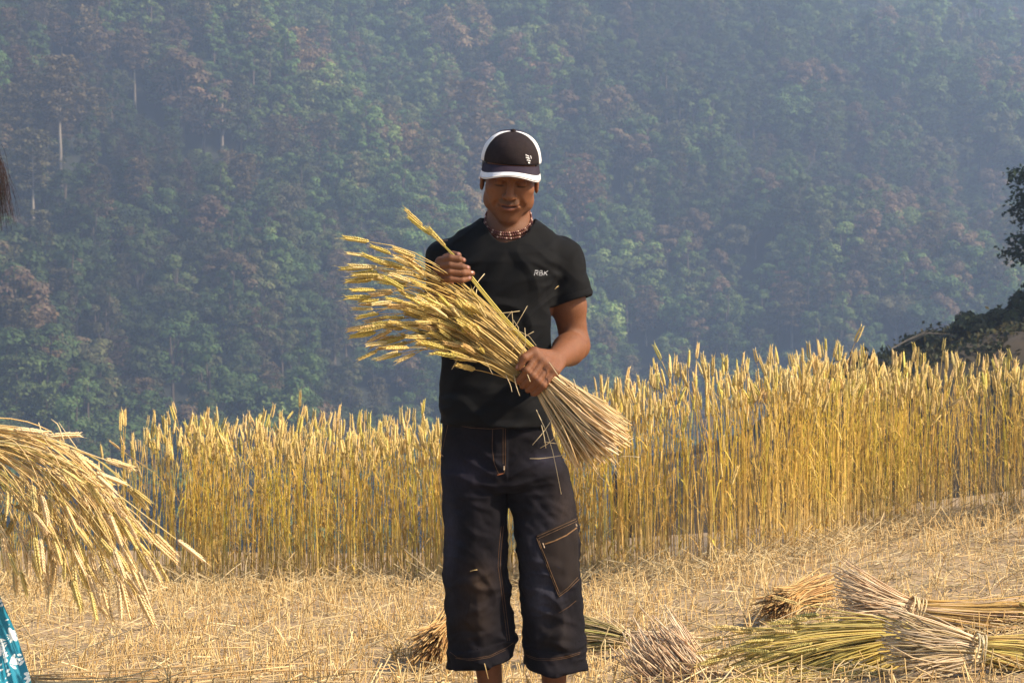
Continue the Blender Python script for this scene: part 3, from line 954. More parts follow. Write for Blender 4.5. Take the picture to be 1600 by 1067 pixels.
def sdf_mesh(prims, lo, hi, h, post=None, B=16):
    """evaluate block by block near the surface, then surface nets"""
    lo = np.array(lo, float); n = np.ceil((np.array(hi) - lo) / h).astype(int) + 1
    n = ((n + B - 1) // B) * B
    G = np.full(n, 1.0, np.float32)
    br = B * h * .87
    for bx in range(0, n[0], B):
        for by in range(0, n[1], B):
            for bz in range(0, n[2], B):
                c = lo + (np.array([bx, by, bz]) + B / 2) * h
                near = [q for q in prims if np.linalg.norm(c - q.c) < q.R + br + q.k + .03]
                if not near: continue
                # centre value with everything near
                d = None
                pc = c[None]
                for q in near:
                    v = q.d(pc)
                    if q.sub: d = smax(d, -v, q.k) if d is not None else d
                    else: d = v if d is None else smin(d, v, q.k)
                if d is None: continue
                if d[0] > br * 1.6 + .03: continue
                if d[0] < -br * 2.0 - .04:
                    G[bx:bx + B, by:by + B, bz:bz + B] = -1; continue
                ax = [lo[i] + (np.array([bx, by, bz])[i] + np.arange(B)) * h for i in range(3)]
                p = np.stack(np.meshgrid(*ax, indexing='ij'), -1)
                d = None
                for q in near:
                    v = q.d(p)
                    if q.sub:
                        if d is not None: d = smax(d, -v, q.k)
                    else: d = v if d is None else smin(d, v, q.k)
                if post is not None: d = post(p, d)
                G[bx:bx + B, by:by + B, bz:bz + B] = d
    S = G < 0
    cnt = np.zeros(tuple(np.array(G.shape) - 1), np.int8)
    for a in (0, 1):
        for b in (0, 1):
            for c in (0, 1):
                cnt += S[a:G.shape[0] - 1 + a, b:G.shape[1] - 1 + b, c:G.shape[2] - 1 + c]
    act = np.argwhere((cnt > 0) & (cnt < 8))
    ids = np.full(cnt.shape, -1, np.int32)
    ids[act[:, 0], act[:, 1], act[:, 2]] = np.arange(len(act))
    corners = [(a, b, c) for a in (0, 1) for b in (0, 1) for c in (0, 1)]
    vals = {c: G[act[:, 0] + c[0], act[:, 1] + c[1], act[:, 2] + c[2]] for c in corners}
    acc = np.zeros((len(act), 3)); w = np.zeros(len(act))
    for c in corners:
        for ax in range(3):
            if c[ax]: continue
            e = list(c); e[ax] = 1; e = tuple(e)
            v0, v1 = vals[c], vals[e]
            m_ = (v0 < 0) != (v1 < 0)
            t = np.where(m_, v0 / np.where(m_, v0 - v1, 1), 0)
            pnt = np.tile(np.array(c, float), (len(act), 1)); pnt[:, ax] = t
            acc += pnt * m_[:, None]; w += m_
    V = lo + (act + acc / w[:, None]) * h
    F = []
    for ax in range(3):
        sl0 = [slice(1, None)] * 3; sl0[ax] = slice(0, -1)
        sl1 = [slice(1, None)] * 3; sl1[ax] = slice(1, None)
        A, Bv = S[tuple(sl0)], S[tuple(sl1)]
        for flip, mask in ((0, A & ~Bv), (1, ~A & Bv)):
            e = np.argwhere(mask)
            if not len(e): continue
            idx = e.copy()
            for o in range(3):
                if o != ax: idx[:, o] += 1
            u, v = (ax + 1) % 3, (ax + 2) % 3
            q = []
            for du, dv in ((0, 0), (1, 0), (1, 1), (0, 1)):
                k_ = idx.copy(); k_[:, u] -= du; k_[:, v] -= dv
                ok = (k_ >= 0).all(1) & (k_ < np.array(cnt.shape)).all(1)
                r_ = np.full(len(k_), -1)
                r_[ok] = ids[k_[ok, 0], k_[ok, 1], k_[ok, 2]]
                q.append(r_)
            q = np.stack(q, 1)
            q = q[(q >= 0).all(1)]
            F.append(q if not flip else q[:, ::-1])
    F = np.concatenate(F)
    for _ in range(1):                                  # one light relaxation takes the voxel steps out
        s_ = np.zeros_like(V); c_ = np.zeros(len(V))
        for a_, b_ in ((0, 1), (1, 2), (2, 3), (3, 0)):
            np.add.at(s_, F[:, a_], V[F[:, b_]]); np.add.at(s_, F[:, b_], V[F[:, a_]])
            np.add.at(c_, F[:, a_], 1); np.add.at(c_, F[:, b_], 1)
        V = V * .5 + .5 * s_ / c_[:, None]
    return V, F

# ------------------------------------------------------------------ the man
MAN = thing('person', 'man in black T-shirt, dark cropped jeans and cap, looking down at wheat he holds', 'person', (0, 0, 0))
X = lambda px, d=5.0: P(px, 533, d)[0]
Z = lambda py, d=5.0: P(800, py, d)[2]

# head frame: x to the picture's right, f out of the face, u up
pitch, roll, yaw = math.radians(22), math.radians(3.5), math.radians(2)
Rx = np.array([[1, 0, 0], [0, math.cos(pitch), math.sin(pitch)], [0, -math.sin(pitch), math.cos(pitch)]])
Rr = np.array([[math.cos(roll), 0, math.sin(roll)], [0, 1, 0], [-math.sin(roll), 0, math.cos(roll)]])
Ry = np.array([[math.cos(yaw), -math.sin(yaw), 0], [math.sin(yaw), math.cos(yaw), 0], [0, 0, 1]])
HM = Ry @ Rr @ np.array([[1, 0, 0], [0, -math.cos(pitch), math.sin(pitch)], [0, -math.sin(pitch), -math.cos(pitch)]]) @ np.diag([1, 1, -1])
# columns: x, f, u
HM = np.stack([HM[:, 0], HM[:, 1], HM[:, 2]], 1)
H0 = np.array([X(797), -.02, 1.557])
hd = lambda x, f, u: H0 + HM @ np.array([x, f, u], float)
prims = []
A_ = prims.append
A_(Ell(hd(0, -.012, .03), (.076, .094, .096), HM, .02))
A_(Ell(hd(0, .028, -.032), (.0640, .060, .078), HM, .022))
A_(Ell(hd(0, .045, -.078), (.045, .042, .034), HM, .018))
A_(Ell(hd(0, .066, -.104), (.024, .020, .015), HM, .02))
for s in (-1, 1):
    A_(Ell(hd(s * .049, .022, -.064), (.023, .032, .030), HM, .018))
    A_(Ell(hd(s * .045, .056, -.020), (.022, .022, .020), HM, .022))      # cheekbone
    A_(Ell(hd(s * .036, .066, -.048), (.017, .016, .018), HM, .018))      # smiling cheek
    A_(Ell(hd(s * .031, .091, .007), (.021, .018, .012), HM, .010, True))  # socket
    A_(Ell(hd(s * .031, .0735, .004), (.0145, .0130, .0105), HM, .004))    # lid over the eyeball
    A_(Cone(hd(s * .013, .085, .024), hd(s * .045, .074, .026), .0085, .006, .012))
    # ear
    A_(Ell(hd(s * .078, -.006, -.020), (.0075, .017, .029), HM, .006))
    A_(Ell(hd(s * .087, -.002, -.016), (.006, .009, .017), HM, .005, True))
A_(Cone(hd(0, .086, .018), hd(0, .108, -.022), .0085, .0115, .010))
A_(Ell(hd(0, .110, -.026), (.0135, .0125, .0105), HM, .006))
for s in (-1, 1):
    A_(Ell(hd(s * .0155, .098, -.030), (.0085, .011, .008), HM, .006))
    A_(Ell(hd(s * .008, .107, -.0385), (.0042, .005, .003), HM, .003, True))
A_(Ell(hd(0, .082, -.056), (.030, .015, .018), HM, .016))
A_(Cone(hd(-.024, .083, -.057), hd(0, .0945, -.054), .0035, .0055, .005))
A_(Cone(hd(.024, .083, -.057), hd(0, .0945, -.054), .0035, .0055, .005))
A_(Cone(hd(-.020, .083, -.067), hd(.020, .083, -.067), .0050, .0050, .006))
A_(Ell(hd(0, .0920, -.068), (.016, .008, .0065), HM, .004))
for s in (-1, 1):
    A_(Cone(hd(0, .0990, -.0612), hd(s * .031, .085, -.0570), .0026, .0024, .003, True))
    A_(Cone(hd(s * .026, .098, -.030), hd(s * .040, .080, -.062), .0050, .0032, .009, True))
# neck and trunk (the trunk lies under the shirt)
A_(Cone(hd(0, -.030, -.050), (X(794), .03, 1.385), .057, .064, .009))
A_(Cone((X(794), .03, 1.385), (X(790), .03, 1.33), .064, .080, .035))
A_(Loft([(.69, -.03, .0, .09, .07), (.80, -.035, .01, .125, .09), (.95, -.04, .01, .138, .10), (1.15, -.035, .01, .145, .105), (1.30, -.025, .02, .155, .095), (1.35, -.02, .03, .13, .07), (1.40, -.015, .03, .07, .05)], .03, 2.1))
SHR = np.array([X(878), .025, 1.330]); SHL = np.array([X(699), .025, 1.330])
# his left arm (right in the picture)
ELR = np.array([X(899), .045, 1.075]); 
WG = P(838, 588, 4.745)                                   # where the sheaf is gripped
ga = np.array([.80, .05, -.60]); ga /= np.linalg.norm(ga)  # along the sheaf towards the butts
gn = np.array([0, -1, 0.0]); gn -= ga * (gn @ ga); gn /= np.linalg.norm(gn)
gp = np.cross(gn, ga); gp = gp if gp[2] > 0 else -gp
cyl = lambda th, R, s: WG + R * (math.cos(th) * gp + math.sin(th) * gn) + s * ga
rad = math.radians
WRR = P(866, 563, 4.80)
A_(Ell(SHR + [0, 0, -.01], (.048, .05, .05), None, .02))
A_(Cone(SHR, SHR * .45 + ELR * .55 + [0.002, -.006, 0], .048, .046, .02))
A_(Cone(SHR * .45 + ELR * .55, ELR, .046, .040, .02))
fm_ = ELR * .68 + WRR * .32
A_(Cone(ELR, fm_ + [.002, 0, .004], .0405, .0435, .02))
A_(Cone(fm_, WRR, .0430, .0275, .02))
# his right arm
ELL = np.array([X(690), -.03, 1.140]); WRL = P(692, 430, 4.745)
A_(Ell(SHL + [0, 0, -.01], (.048, .05, .05), None, .02))
A_(Cone(SHL, ELL, .047, .040, .02))
fm_ = ELL * .65 + WRL * .35
A_(Cone(ELL, fm_, .041, .042, .02)); A_(Cone(fm_, WRL, .042, .026, .02))
NAILS = []
# hand gripping the sheaf
R0 = .0405
mcp = []
for i, (s_, r_, sc_, rd) in enumerate([(-.034, 0, 1.0, .0106), (-.012, .001, 1.08, .0108), (.0095, .001, 1.0, .0104), (.0295, -.001, .84, .0094)]):
    th = [rad(t_) for t_ in (34 + i * 1, 92 + i * 2, 134 + i * 2, 166 + i * 1)]
    R1 = R0 + rd * .55
    sp = [s_, s_ * .93 - .002, s_ * .88 - .004, s_ * .85 - .005]
    pts_ = [cyl(th[0], R1 + .006, sp[0]), cyl(th[1], R1 + .006, sp[1]), cyl(th[2], R1 + .002, sp[2]), cyl(th[3], R1 - .002, sp[3])]
    mcp.append(pts_[0])
    A_(Cone(pts_[0], pts_[1], rd * 1.12, rd, .0035))
    A_(Cone(pts_[1], pts_[2], rd, rd * .92, .0025))
    A_(Cone(pts_[2], pts_[3], rd * .92, rd * .78, .0025))
    A_(Ell(pts_[1] + (pts_[1] - WG) * .03, (rd * 1.08,) * 3, None, .003))
    w_ = WRR + ga * (s_ * .55)
    A_(Cone(w_, pts_[0], .0165, rd * 1.22, .010))
    A_(Cone(w_ - gn * .012, pts_[0] - gn * .004, .014, rd * 1.1, .010))
A_(Cone((mcp[0] + mcp[1]) / 2 - gn * .004, (mcp[2] + mcp[3]) / 2 - gn * .004, .0115, .0105, .008))
# thumb over the near side
tb_ = [WRR - ga * .014 + gn * .006, cyl(rad(28), R0 + .014, -.046), cyl(rad(66), R0 + .0125, -.060), cyl(rad(100), R0 + .008, -.056)]
A_(Cone(tb_[0], tb_[1], .0185, .0150, .010)); A_(Cone(tb_[1], tb_[2], .0140, .0115, .004)); A_(Cone(tb_[2], tb_[3], .0118, .0092, .003))
A_(Cone(tb_[1], mcp[1] - gn * .006, .012, .011, .012))
NAILS.append((tb_[3] + (tb_[3] - WG) / np.linalg.norm(tb_[3] - WG) * .0086 * .8, .0062))

# hand holding the straight bunch
BD = np.array([.62, .0, -.78]); BD /= np.linalg.norm(BD)
dL = 4.665
hL = []
for i, (x0, y0, x1, y1, x2, y2, x3, y3, rd) in enumerate([
        (688, 409, 704, 403, 717, 405, 724, 407, .0096), (684, 417, 703, 414, 722, 417, 731, 419, .0096),
        (684, 427, 703, 425, 724, 427, 738, 427, .0094), (687, 436, 704, 436, 722, 438, 734, 435, .0086)]):
    q = [P(x0, y0, dL + .028), P(x1, y1, dL - .006), P(x2, y2, dL - .004), P(x3, y3, dL + .010)]
    hL.append(q)
    A_(Cone(q[0], q[1], rd * 1.15, rd, .0035)); A_(Cone(q[1], q[2], rd, rd * .95, .0025)); A_(Cone(q[2], q[3], rd * .95, rd * .80, .0025))
    A_(Cone(WRL + np.array([0, -.004, (.010 - i * .008)]), q[0], .0165, rd * 1.25, .010))
    NAILS.append((q[3] + np.array([-.001, -rd * .72, .0015]), .0052))
t_ = [WRL + [.006, .0, .012], P(697, 405, dL + .055), P(707, 399, dL + .050), P(716, 399, dL + .036)]
A_(Cone(t_[0], t_[1], .017, .0135, .01)); A_(Cone(t_[1], t_[2], .0132, .0115, .004)); A_(Cone(t_[2], t_[3], .0118, .0092, .003))
NAILS.append((t_[3] + np.array([0.0, -.0072, .004]), .0058))
# legs, feet
for (hx, kx, ax_, fx) in ((X(740), X(746), X(766), X(760)), (X(838), X(856), X(867), X(875))):
    A_(Cone((hx, .0, .73), (kx, .0, .46), .060, .050, .03))
    A_(Cone((kx, .0, .46), (kx * .4 + ax_ * .6, .02, .26), .052, .047, .03))
    A_(Cone((kx * .4 + ax_ * .6, .02, .26), (ax_, .02, .09), .045, .034, .02))
    A_(Cone((ax_, .03, .045), (ax_, .05, .032), .032, .030, .02))
    A_(Cone((ax_, .02, .06), (fx, -.12, .028), .034, .024, .02))
    A_(Cone((fx - .018, -.10, .022), (fx + .02, -.10, .022), .024, .022, .015))
    for j in range(5):
        tx_ = fx + (-.034 + j * .017) * (1 if fx < .1 else -1) * -1
        A_(Cone((tx_ * .6 + fx * .4, -.11, .02), (tx_, -.150 + .006 * j, .014), .013, .0115 - .0012 * j, .004))
V, F = sdf_mesh(prims, (-.32, -.42, -.01), (.30, .20, 1.70), .0024)
print('body', len(V))
# skin colouring, with painted highlights on nose and cheeks
def head_local(V): return (V - H0) @ HM
L = head_local(V)
base = np.array([.160, .062, .026])
C = np.tile(base, (len(V), 1))
C *= (1 + .06 * noise3(V * 45)[:, None] + .09 * noise3(V * 160)[:, None] + .07 * noise3(V * 380)[:, None])
def blend(C, m_, col): return C * (1 - m_[:, None]) + np.array(col) * m_[:, None]
el_ = lambda c, r_: np.sqrt((((L - np.array(c)) / np.array(r_)) ** 2).sum(1))
up_ = sstep(1.15, .7, el_((0, .092, -.0455), (.034, .03, .0095)))
C = blend(C, up_ * .75, (.07, .038, .025))                               # moustache shadow
jaw = sstep(-.045, -.085, L[:, 2]) * sstep(.0, .05, L[:, 1]) * (L[:, 2] > -.14)
C = blend(C, jaw * .32, (.08, .038, .022))
C = blend(C, sstep(1.2, .5, el_((0, .112, -.022), (.010, .012, .012))) * .35, (.24, .10, .05))  # highlight painted on the nose tip
for s in (-1, 1): C = blend(C, sstep(1.2, .4, el_((s * .046, .07, -.022), (.018, .03, .014))) * .3, (.20, .075, .035))  # highlights painted on the cheeks
lips = sstep(1.1, .8, el_((0, .09, -.061), (.024, .03, .0085)))
C = blend(C, lips * .7, (.17, .05, .035))
C = blend(C, sstep(1.1, .6, np.minimum(el_((0, .097, -.0606), (.033, .02, .0040)), 9)) * .95, (.05, .02, .015))
for s in (-1, 1):
    br_ = sstep(1.1, .7, el_((s * .032, .08, .0275 - 0), (.023, .03, .0062)))
    C = blend(C, br_ * .95, (.012, .009, .008))
    C = blend(C, sstep(1.1, .6, el_((s * .031, .083, -.0035), (.0165, .02, .0040))) * .95, (.018, .012, .010))   # lashes of the lowered lids
    C = blend(C, sstep(1.3, .7, el_((s * .031, .083, .004), (.020, .02, .012))) * .25, (.12, .05, .03))
far_h = (np.abs(V[:, 2] - 1.2) < .25) & (V[:, 1] < -.19)
kn = far_h * sstep(.45, .9, noise3(V * 95) * .5 + .5)
C = blend(C, kn * .18, (.14, .06, .035))
M_SKIN = tint_mat('skin', .6, 0, spec=.32)
b = M_SKIN.node_tree.nodes['Principled BSDF']
b.inputs['Subsurface Weight'].default_value = .08
b.inputs['Subsurface Radius'].default_value = (.01, .004, .002)
b.inputs['Subsurface Scale'].default_value = .5
bp = nd(M_SKIN.node_tree, 'ShaderNodeBump', Strength=.45, Distance=.0015)
M_SKIN.node_tree.links.new(noise_fac(M_SKIN.node_tree, 260, 5, .3, .7), bp.inputs['Height'])
M_SKIN.node_tree.links.new(bp.outputs[0], b.inputs['Normal'])
body = put('body', V, F, M_SKIN, MAN, C, True)
BODY_V, BODY_F = V, F
# nails
M_NAIL = tint_mat('nail', .3, 0, spec=.5)
bodyt = BVHTree.FromPolygons([tuple(v) for v in V[::1]], [tuple(f) for f in F])
for c_, r_ in NAILS:
    loc, no, _, _ = bodyt.find_nearest(Vector(c_))
    if loc is None: continue
    no = np.array(no); u_ = np.cross(no, [0, 0, 1.0]); u_ /= np.linalg.norm(u_); w_ = np.cross(no, u_)
    a = np.linspace(0, 2 * math.pi, 11)[:-1]
    rim = np.array(loc) + no * .0002 + r_ * (.8 * np.cos(a)[:, None] * u_ + 1.0 * np.sin(a)[:, None] * w_)
    rim = np.array([np.array(bodyt.find_nearest(Vector(q))[0]) + no * .0003 for q in rim])
    V_ = np.concatenate([rim, [np.array(loc) + no * .0012]])
    put('fingernail', V_, np.array([(k, (k + 1) % 10, 10) for k in range(10)]), M_NAIL, MAN, np.tile((.30, .15, .12), (11, 1)), True)

# hair, seen only below the cap
hair = [Ell(hd(0, -.014, .028), (.0815, .097, .098), HM, .01)]
def hair_post(p, d):
    q = (p - H0) @ HM
    d = d + .0015 * noise3(p * 350)
    lim = np.where(q[..., 2] > -.01, .030, .030 + (q[..., 2] + .01) * 1.0)
    d = smax(d, q[..., 1] - lim, .004)
    d = smax(d, -.050 + .0 * q[..., 1] - q[..., 2] - np.clip(-q[..., 1] - .02, 0, .03) * .4, .004)
    return smax(d, q[..., 2] - .06, .004)
V, F = sdf_mesh(hair, H0 - .13, H0 + .14, .0026, hair_post)
m, n, b = mat_base('black_hair'); M_HAIR = m
b.inputs['Base Color'].default_value = (.012, .009, .008, 1); b.inputs['Roughness'].default_value = .45
put('hair', V, F, M_HAIR, MAN, None, True)

# ---- cap
CAP = add('cap', None, MAN, tuple(H0))
def dome(az, t):
    """az 0 = front; t 0 at the rim .. 1 at the top"""
    rim_u = .0615 - .039 * (1 - np.cos(az)) / 2
    th = t * math.pi / 2
    x = .0850 * np.sin(az) * np.cos(th) ** .78
    f = -.010 + (.1045 * np.cos(az)) * np.cos(th) ** .78
    u = rim_u + (.129 - rim_u) * np.sin(th)
    # shallow front panel stands a little taller
    u = u + .004 * np.cos(az) * np.sin(2 * th)
    return np.stack([x, f, u], -1)
def dome_part(name, a0f, a1f, mat, off=0.0, t0=0, t1=1, na=24, ntt=22, parent=None):
    t = np.linspace(t0, t1, ntt)
    rows = []
    for tt in t:
        a = np.linspace(a0f(tt), a1f(tt), na)
        rows.append(dome(a, np.full(na, tt)))
    L_ = np.array(rows)
    cen = np.array([0, -.01, .03])
    dirn = L_ - cen; dirn /= np.linalg.norm(dirn, axis=-1, keepdims=True)
    L_ = L_ + dirn * off
    wv = .0008 * noise3(L_ * 60)[..., None]
    outer = (L_ + dirn * wv).reshape(-1, 3); inner = (L_ - dirn * .003).reshape(-1, 3)
    n0 = na * ntt
    i = np.arange(na - 1)[None, :]; j = (np.arange(ntt - 1) * na)[:, None]
    F1 = np.stack([i + j, i + j + 1, i + j + 1 + na, i + j + na], -1).reshape(-1, 4)
    F2 = F1[:, ::-1] + n0
    edge = []
    for k in range(ntt - 1):
        a, b_ = k * na, (k + 1) * na
        edge += [(a, b_, b_ + n0, a + n0), (b_ - 1, b_ - 1 + n0, b_ - 1 + na + n0, b_ - 1 + na)]
    for k in range(na - 1): edge.append((k, k + n0, k + 1 + n0, k + 1))
    Vw = H0 + np.concatenate([outer, inner]) @ HM.T
    return put(name, Vw, [F1, F2, np.array(edge)], mat, parent or CAP, None, True)
def cloth_mat(name, col, col2=None, rough=.85, bump=.3, wscale=900, sheen=.2):
    m, n, b = mat_base(name)
    b.inputs['Specular IOR Level'].default_value = .15
    f = noise_fac(n, 14, 4, .35, .65)
    n.links.new(mix_rgb(n, col, col2 or tuple(c * .7 for c in col), f), b.inputs['Base Color'])
    b.inputs['Roughness'].default_value = rough
    b.inputs['Sheen Weight'].default_value = sheen
    bp = nd(n, 'ShaderNodeBump', Strength=bump, Distance=.001)
    n.links.new(noise_fac(n, wscale, 2, .3, .7), bp.inputs['Height']); n.links.new(bp.outputs[0], b.inputs['Normal'])
    return m
M_CAPD = cloth_mat('cap_brown_black', (.012, .008, .0095), (.019, .012, .013), .8, sheen=0)
M_CAPP = cloth_mat('cap_purple', (.020, .014, .024), (.027, .018, .032), .7, sheen=0)
M_CAPW = cloth_mat('cap_white', (.74, .74, .76), (.62, .62, .66), .7)
fa = lambda t: rad(66) - .05 * t
wa = lambda t: rad(90) - .05 * t
dome_part('front_panel', lambda t: -fa(t), fa, M_CAPD, na=36)
dome_part('side_stripe', lambda t: fa(t) + .004, wa, M_CAPW, .0006, na=10)
dome_part('side_stripe', lambda t: -wa(t), lambda t: -fa(t) - .004, M_CAPW, .0006, na=10)
dome_part('back_panel', lambda t: wa(t) + .004, lambda t: 2 * math.pi - wa(t) - .004, M_CAPP, -.0003, na=40)
bt = Bag()
th = np.linspace(0, 2 * math.pi, 13)[:-1]
bl = np.concatenate([[np.array([r_ * math.cos(a), -.010 + r_ * math.sin(a), u]) for a in th] for r_, u in ((.0085, .1285), (.007, .133), (.003, .1345))])
put('button', H0 + bl @ HM.T, [np.array([(k * 12 + j, k * 12 + (j + 1) % 12, k * 12 + 12 + (j + 1) % 12, k * 12 + 12 + j) for k in range(2) for j in range(12)]), np.array([range(24, 36)])], M_CAPD, CAP, None, True)
# brim
def brim(name, t0, t1, mat, th_=.0032, off=0.0, nt_=8):
    ph = np.linspace(-rad(66), rad(66), 41)
    t = np.linspace(t0, t1, nt_)
    PH_, T_ = np.meshgrid(ph, t)
    xi = .0855 * np.sin(PH_); fi = -.010 + .1045 * np.cos(PH_)
    c_ = np.clip(np.cos(PH_ / rad(66) * math.pi / 2), 0, 1)
    ln = .061 * c_ ** .55
    x = xi * (1 + .10 * T_)
    f = fi + ln * T_
    u = .0605 - .12 * ln * T_ - x ** 2 * (2.4 + 4.2 * T_) - .002 + off
    Lt = np.stack([x, f, u], -1)
    n0 = ph.size * nt_; na = ph.size
    outer = Lt.reshape(-1, 3); inner = (Lt - [0, 0, th_]).reshape(-1, 3)
    i = np.arange(na - 1)[None, :]; j = (np.arange(nt_ - 1) * na)[:, None]
    F1 = np.stack([i + j, i + j + 1, i + j + 1 + na, i + j + na], -1).reshape(-1, 4)
    e = [(k + (nt_ - 1) * na, k + 1 + (nt_ - 1) * na, k + 1 + (nt_ - 1) * na + n0, k + (nt_ - 1) * na + n0) for k in range(na - 1)]
    e += [(k, k + n0, k + 1 + n0, k + 1) for k in range(na - 1)]
    return put(name, H0 + np.concatenate([outer, inner]) @ HM.T, [F1[:, ::-1], F1 + n0, np.array(e)], mat, CAP, None, True)
brim('brim', -.05, .66, M_CAPP)
brim('brim_edge', .64, 1.0, M_CAPW, .0040, .0006)

# ---- T-shirt
def sec(py, xl, xr, cy, ry, d=5.0): return (Z(py), (X(xl) + X(xr)) / 2, cy, (X(xr) - X(xl)) / 2, ry)
torso = [sec(661, 688, 860, .005, .128), sec(640, 687, 861, .005, .130), sec(600, 690, 860, .01, .124), sec(560, 692, 862, .01, .120), sec(520, 693, 866, .01, .120),
         sec(480, 694, 869, .012, .122), sec(440, 692, 876, .015, .126), sec(410, 690, 884, .018, .122), sec(390, 698, 884, .022, .108), sec(372, 704, 872, .026, .092),
         sec(360, 716, 862, .028, .080), sec(350, 738, 846, .028, .072), sec(342, 748, 838, .03, .064)]
ts = [Loft(torso, .03, 2.25, slope=0.0)]
SLR = np.array([X(896), .015, Z(471)]); SLL = np.array([X(690), -.01, Z(470)])
ts += [Ell(SHR + [.0, 0, -.010], (.056, .060, .056), None, .022), Cone(SHR + [0, 0, -.01], SLR + [0.0, 0, .0], .055, .0605, .022),
       Ell(SHL + [.0, 0, -.010], (.056, .060, .056), None, .022), Cone(SHL + [0, 0, -.01], SLL, .055, .057, .022),
       Cone((X(795), .02, 1.38), SHR + [-.03, 0, .004], .040, .042, .02), Cone((X(795), .02, 1.38), SHL + [.03, 0, .004], .040, .042, .02)]
def ridge(x, w): return np.exp(-(x / w) ** 2)
def shirt_post(p, d):
    x, y, z = p[..., 0], p[..., 1], p[..., 2]
    # wrinkles: long soft folds, radiating from shoulders, bunching at the hem
    n1 = noise3(np.stack([x * 9 + z * 7, y * 9, z * 5 - x * 3], -1))
    n2 = noise3(np.stack([x * 24 - z * 10, y * 18, z * 9], -1))
    n3_ = noise3(np.stack([x * 14, y * 14, z * 55], -1))
    hemw = sstep(1.02, .90, z)
    rg = noise3(np.stack([x * 8 + z * 8, y * 8, z * 7 - x * 5], -1)); rg2 = noise3(np.stack([x * 11 - z * 13, y * 12, z * 10 + 4], -1))
    d = d - .0050 * np.clip(1 - 3.4 * np.abs(rg), 0, 1) - .0032 * np.clip(1 - 3.4 * np.abs(rg2), 0, 1)
    d = d - .0055 * n1 - .0028 * n2 - hemw * .0045 * n3_
    # drag lines from armpits to chest
    for ax_, s in ((.13, 1), (-.17, -1)):
        u_ = (x - ax_) * s; v_ = z - 1.27
        for kk in range(3):
            li = v_ + u_ * (-.6 + kk * .75) * -1
            d = d - .004 * ridge(li + .01 * n1, .010) * sstep(-.13, -.02, u_) * sstep(.02, -.01, u_) * (y < .05)
    # sleeve ends: cut below the hem, hollow inside
    for S_, C_, sgn in ((SHR, SLR, 1), (SHL, SLL, -1)):
        ax = (C_ - S_) / np.linalg.norm(C_ - S_)
        q = p - C_
        t = q @ ax + (.06 * (q[..., 0]) * (1 if sgn > 0 else 0))
        rr = np.linalg.norm(q - (q @ ax)[..., None] * ax, axis=-1)
        zone_ = (rr < .10) & (t > -.07) & (t < .12) & ((x * sgn) > (.105 if sgn > 0 else .145))
        dd = smax(d, t, .004)
        dd = smax(dd, -smax(rr - .049, -t - .045, .004), .004)
        dd = np.where(np.abs(t + .020) < .0022, dd + .0010, dd)          # seam of the hem
        d = np.where(zone_, dd, d)
    # neck opening
    q = p - np.array([X(794), .012, 1.425])
    rr = np.sqrt((q[..., 0] / .0775) ** 2 + (q[..., 1] / .092) ** 2)
    hole = (rr - 1) * .078
    lowf = 1.432 + .50 * np.clip(y - .02, -.1, .1) * 1.0
    col_ = np.abs(z - (1.3955 + .36 * (y + .05) + .1 * np.abs(x + .01)))
    d = np.where((rr > .95) & (rr < 1.35) & (z > 1.33), d - .0022 * ridge((rr - 1.05) * .068, .007), d)
    dh = smax(hole, (1.36 + .42 * (y + .05)) - z, .006)
    return smax(d, -dh, .004)
V, F = sdf_mesh(ts, (-.32, -.20, .82), (.28, .20, 1.48), .0030, shirt_post)
print('shirt', len(V))
M_SHIRT = cloth_mat('black_jersey', (.0030, .0033, .0042), (.0020, .0023, .0030), .85, .25, 1200, 0.0)
shirt = put('t_shirt', V, F, M_SHIRT, MAN, None, True)
SHIRT_T = BVHTree.FromPolygons([tuple(v) for v in V], [tuple(f) for f in F])

# ---- jeans
def lsec(py, xl, xr, cy, ry): return sec(py, xl, xr, cy, ry)
pel = [sec(648, 693, 858, .006, .116), sec(665, 692, 862, .006, .118), sec(700, 688, 874, .006, .124), sec(735, 686, 889, .004, .128), sec(752, 687, 891, .002, .122), sec(765, 690, 890, .0, .10)]
ll = [sec(730, 687, 790, .0, .108), sec(775, 687, 794, .0, .105), sec(800, 688, 795, .0, .103), sec(850, 691, 796, -.004, .098), sec(900, 695, 796, -.006, .094), sec(950, 698, 799, .0, .092), sec(1000, 701, 801, .004, .090), sec(1012, 699, 802, .004, .092), sec(1030, 699, 802, .004, .094)]
rl = [sec(730, 788, 890, .0, .108), sec(775, 790, 897, .0, .105), sec(800, 797, 899, .0, .103), sec(850, 804, 905, -.006, .098), sec(900, 811, 906, -.008, .095), sec(950, 815, 908, .0, .093), sec(990, 820, 910, .004, .091), sec(1006, 821, 911, .004, .096), sec(1036, 822, 913, .004, .097)]
LLf = Loft(ll, .008, 2.1, slope=.22); RLf = Loft(rl, .008, 2.1, slope=-.06)
je = [Loft(pel, .02, 2.2), LLf, RLf]
XL0, XR0 = X(752), X(866)
def hem_local(p, lf, sl):
    return p[..., 2] - lf.z[0] - sl * (p[..., 0] - lf.r[0, 1])
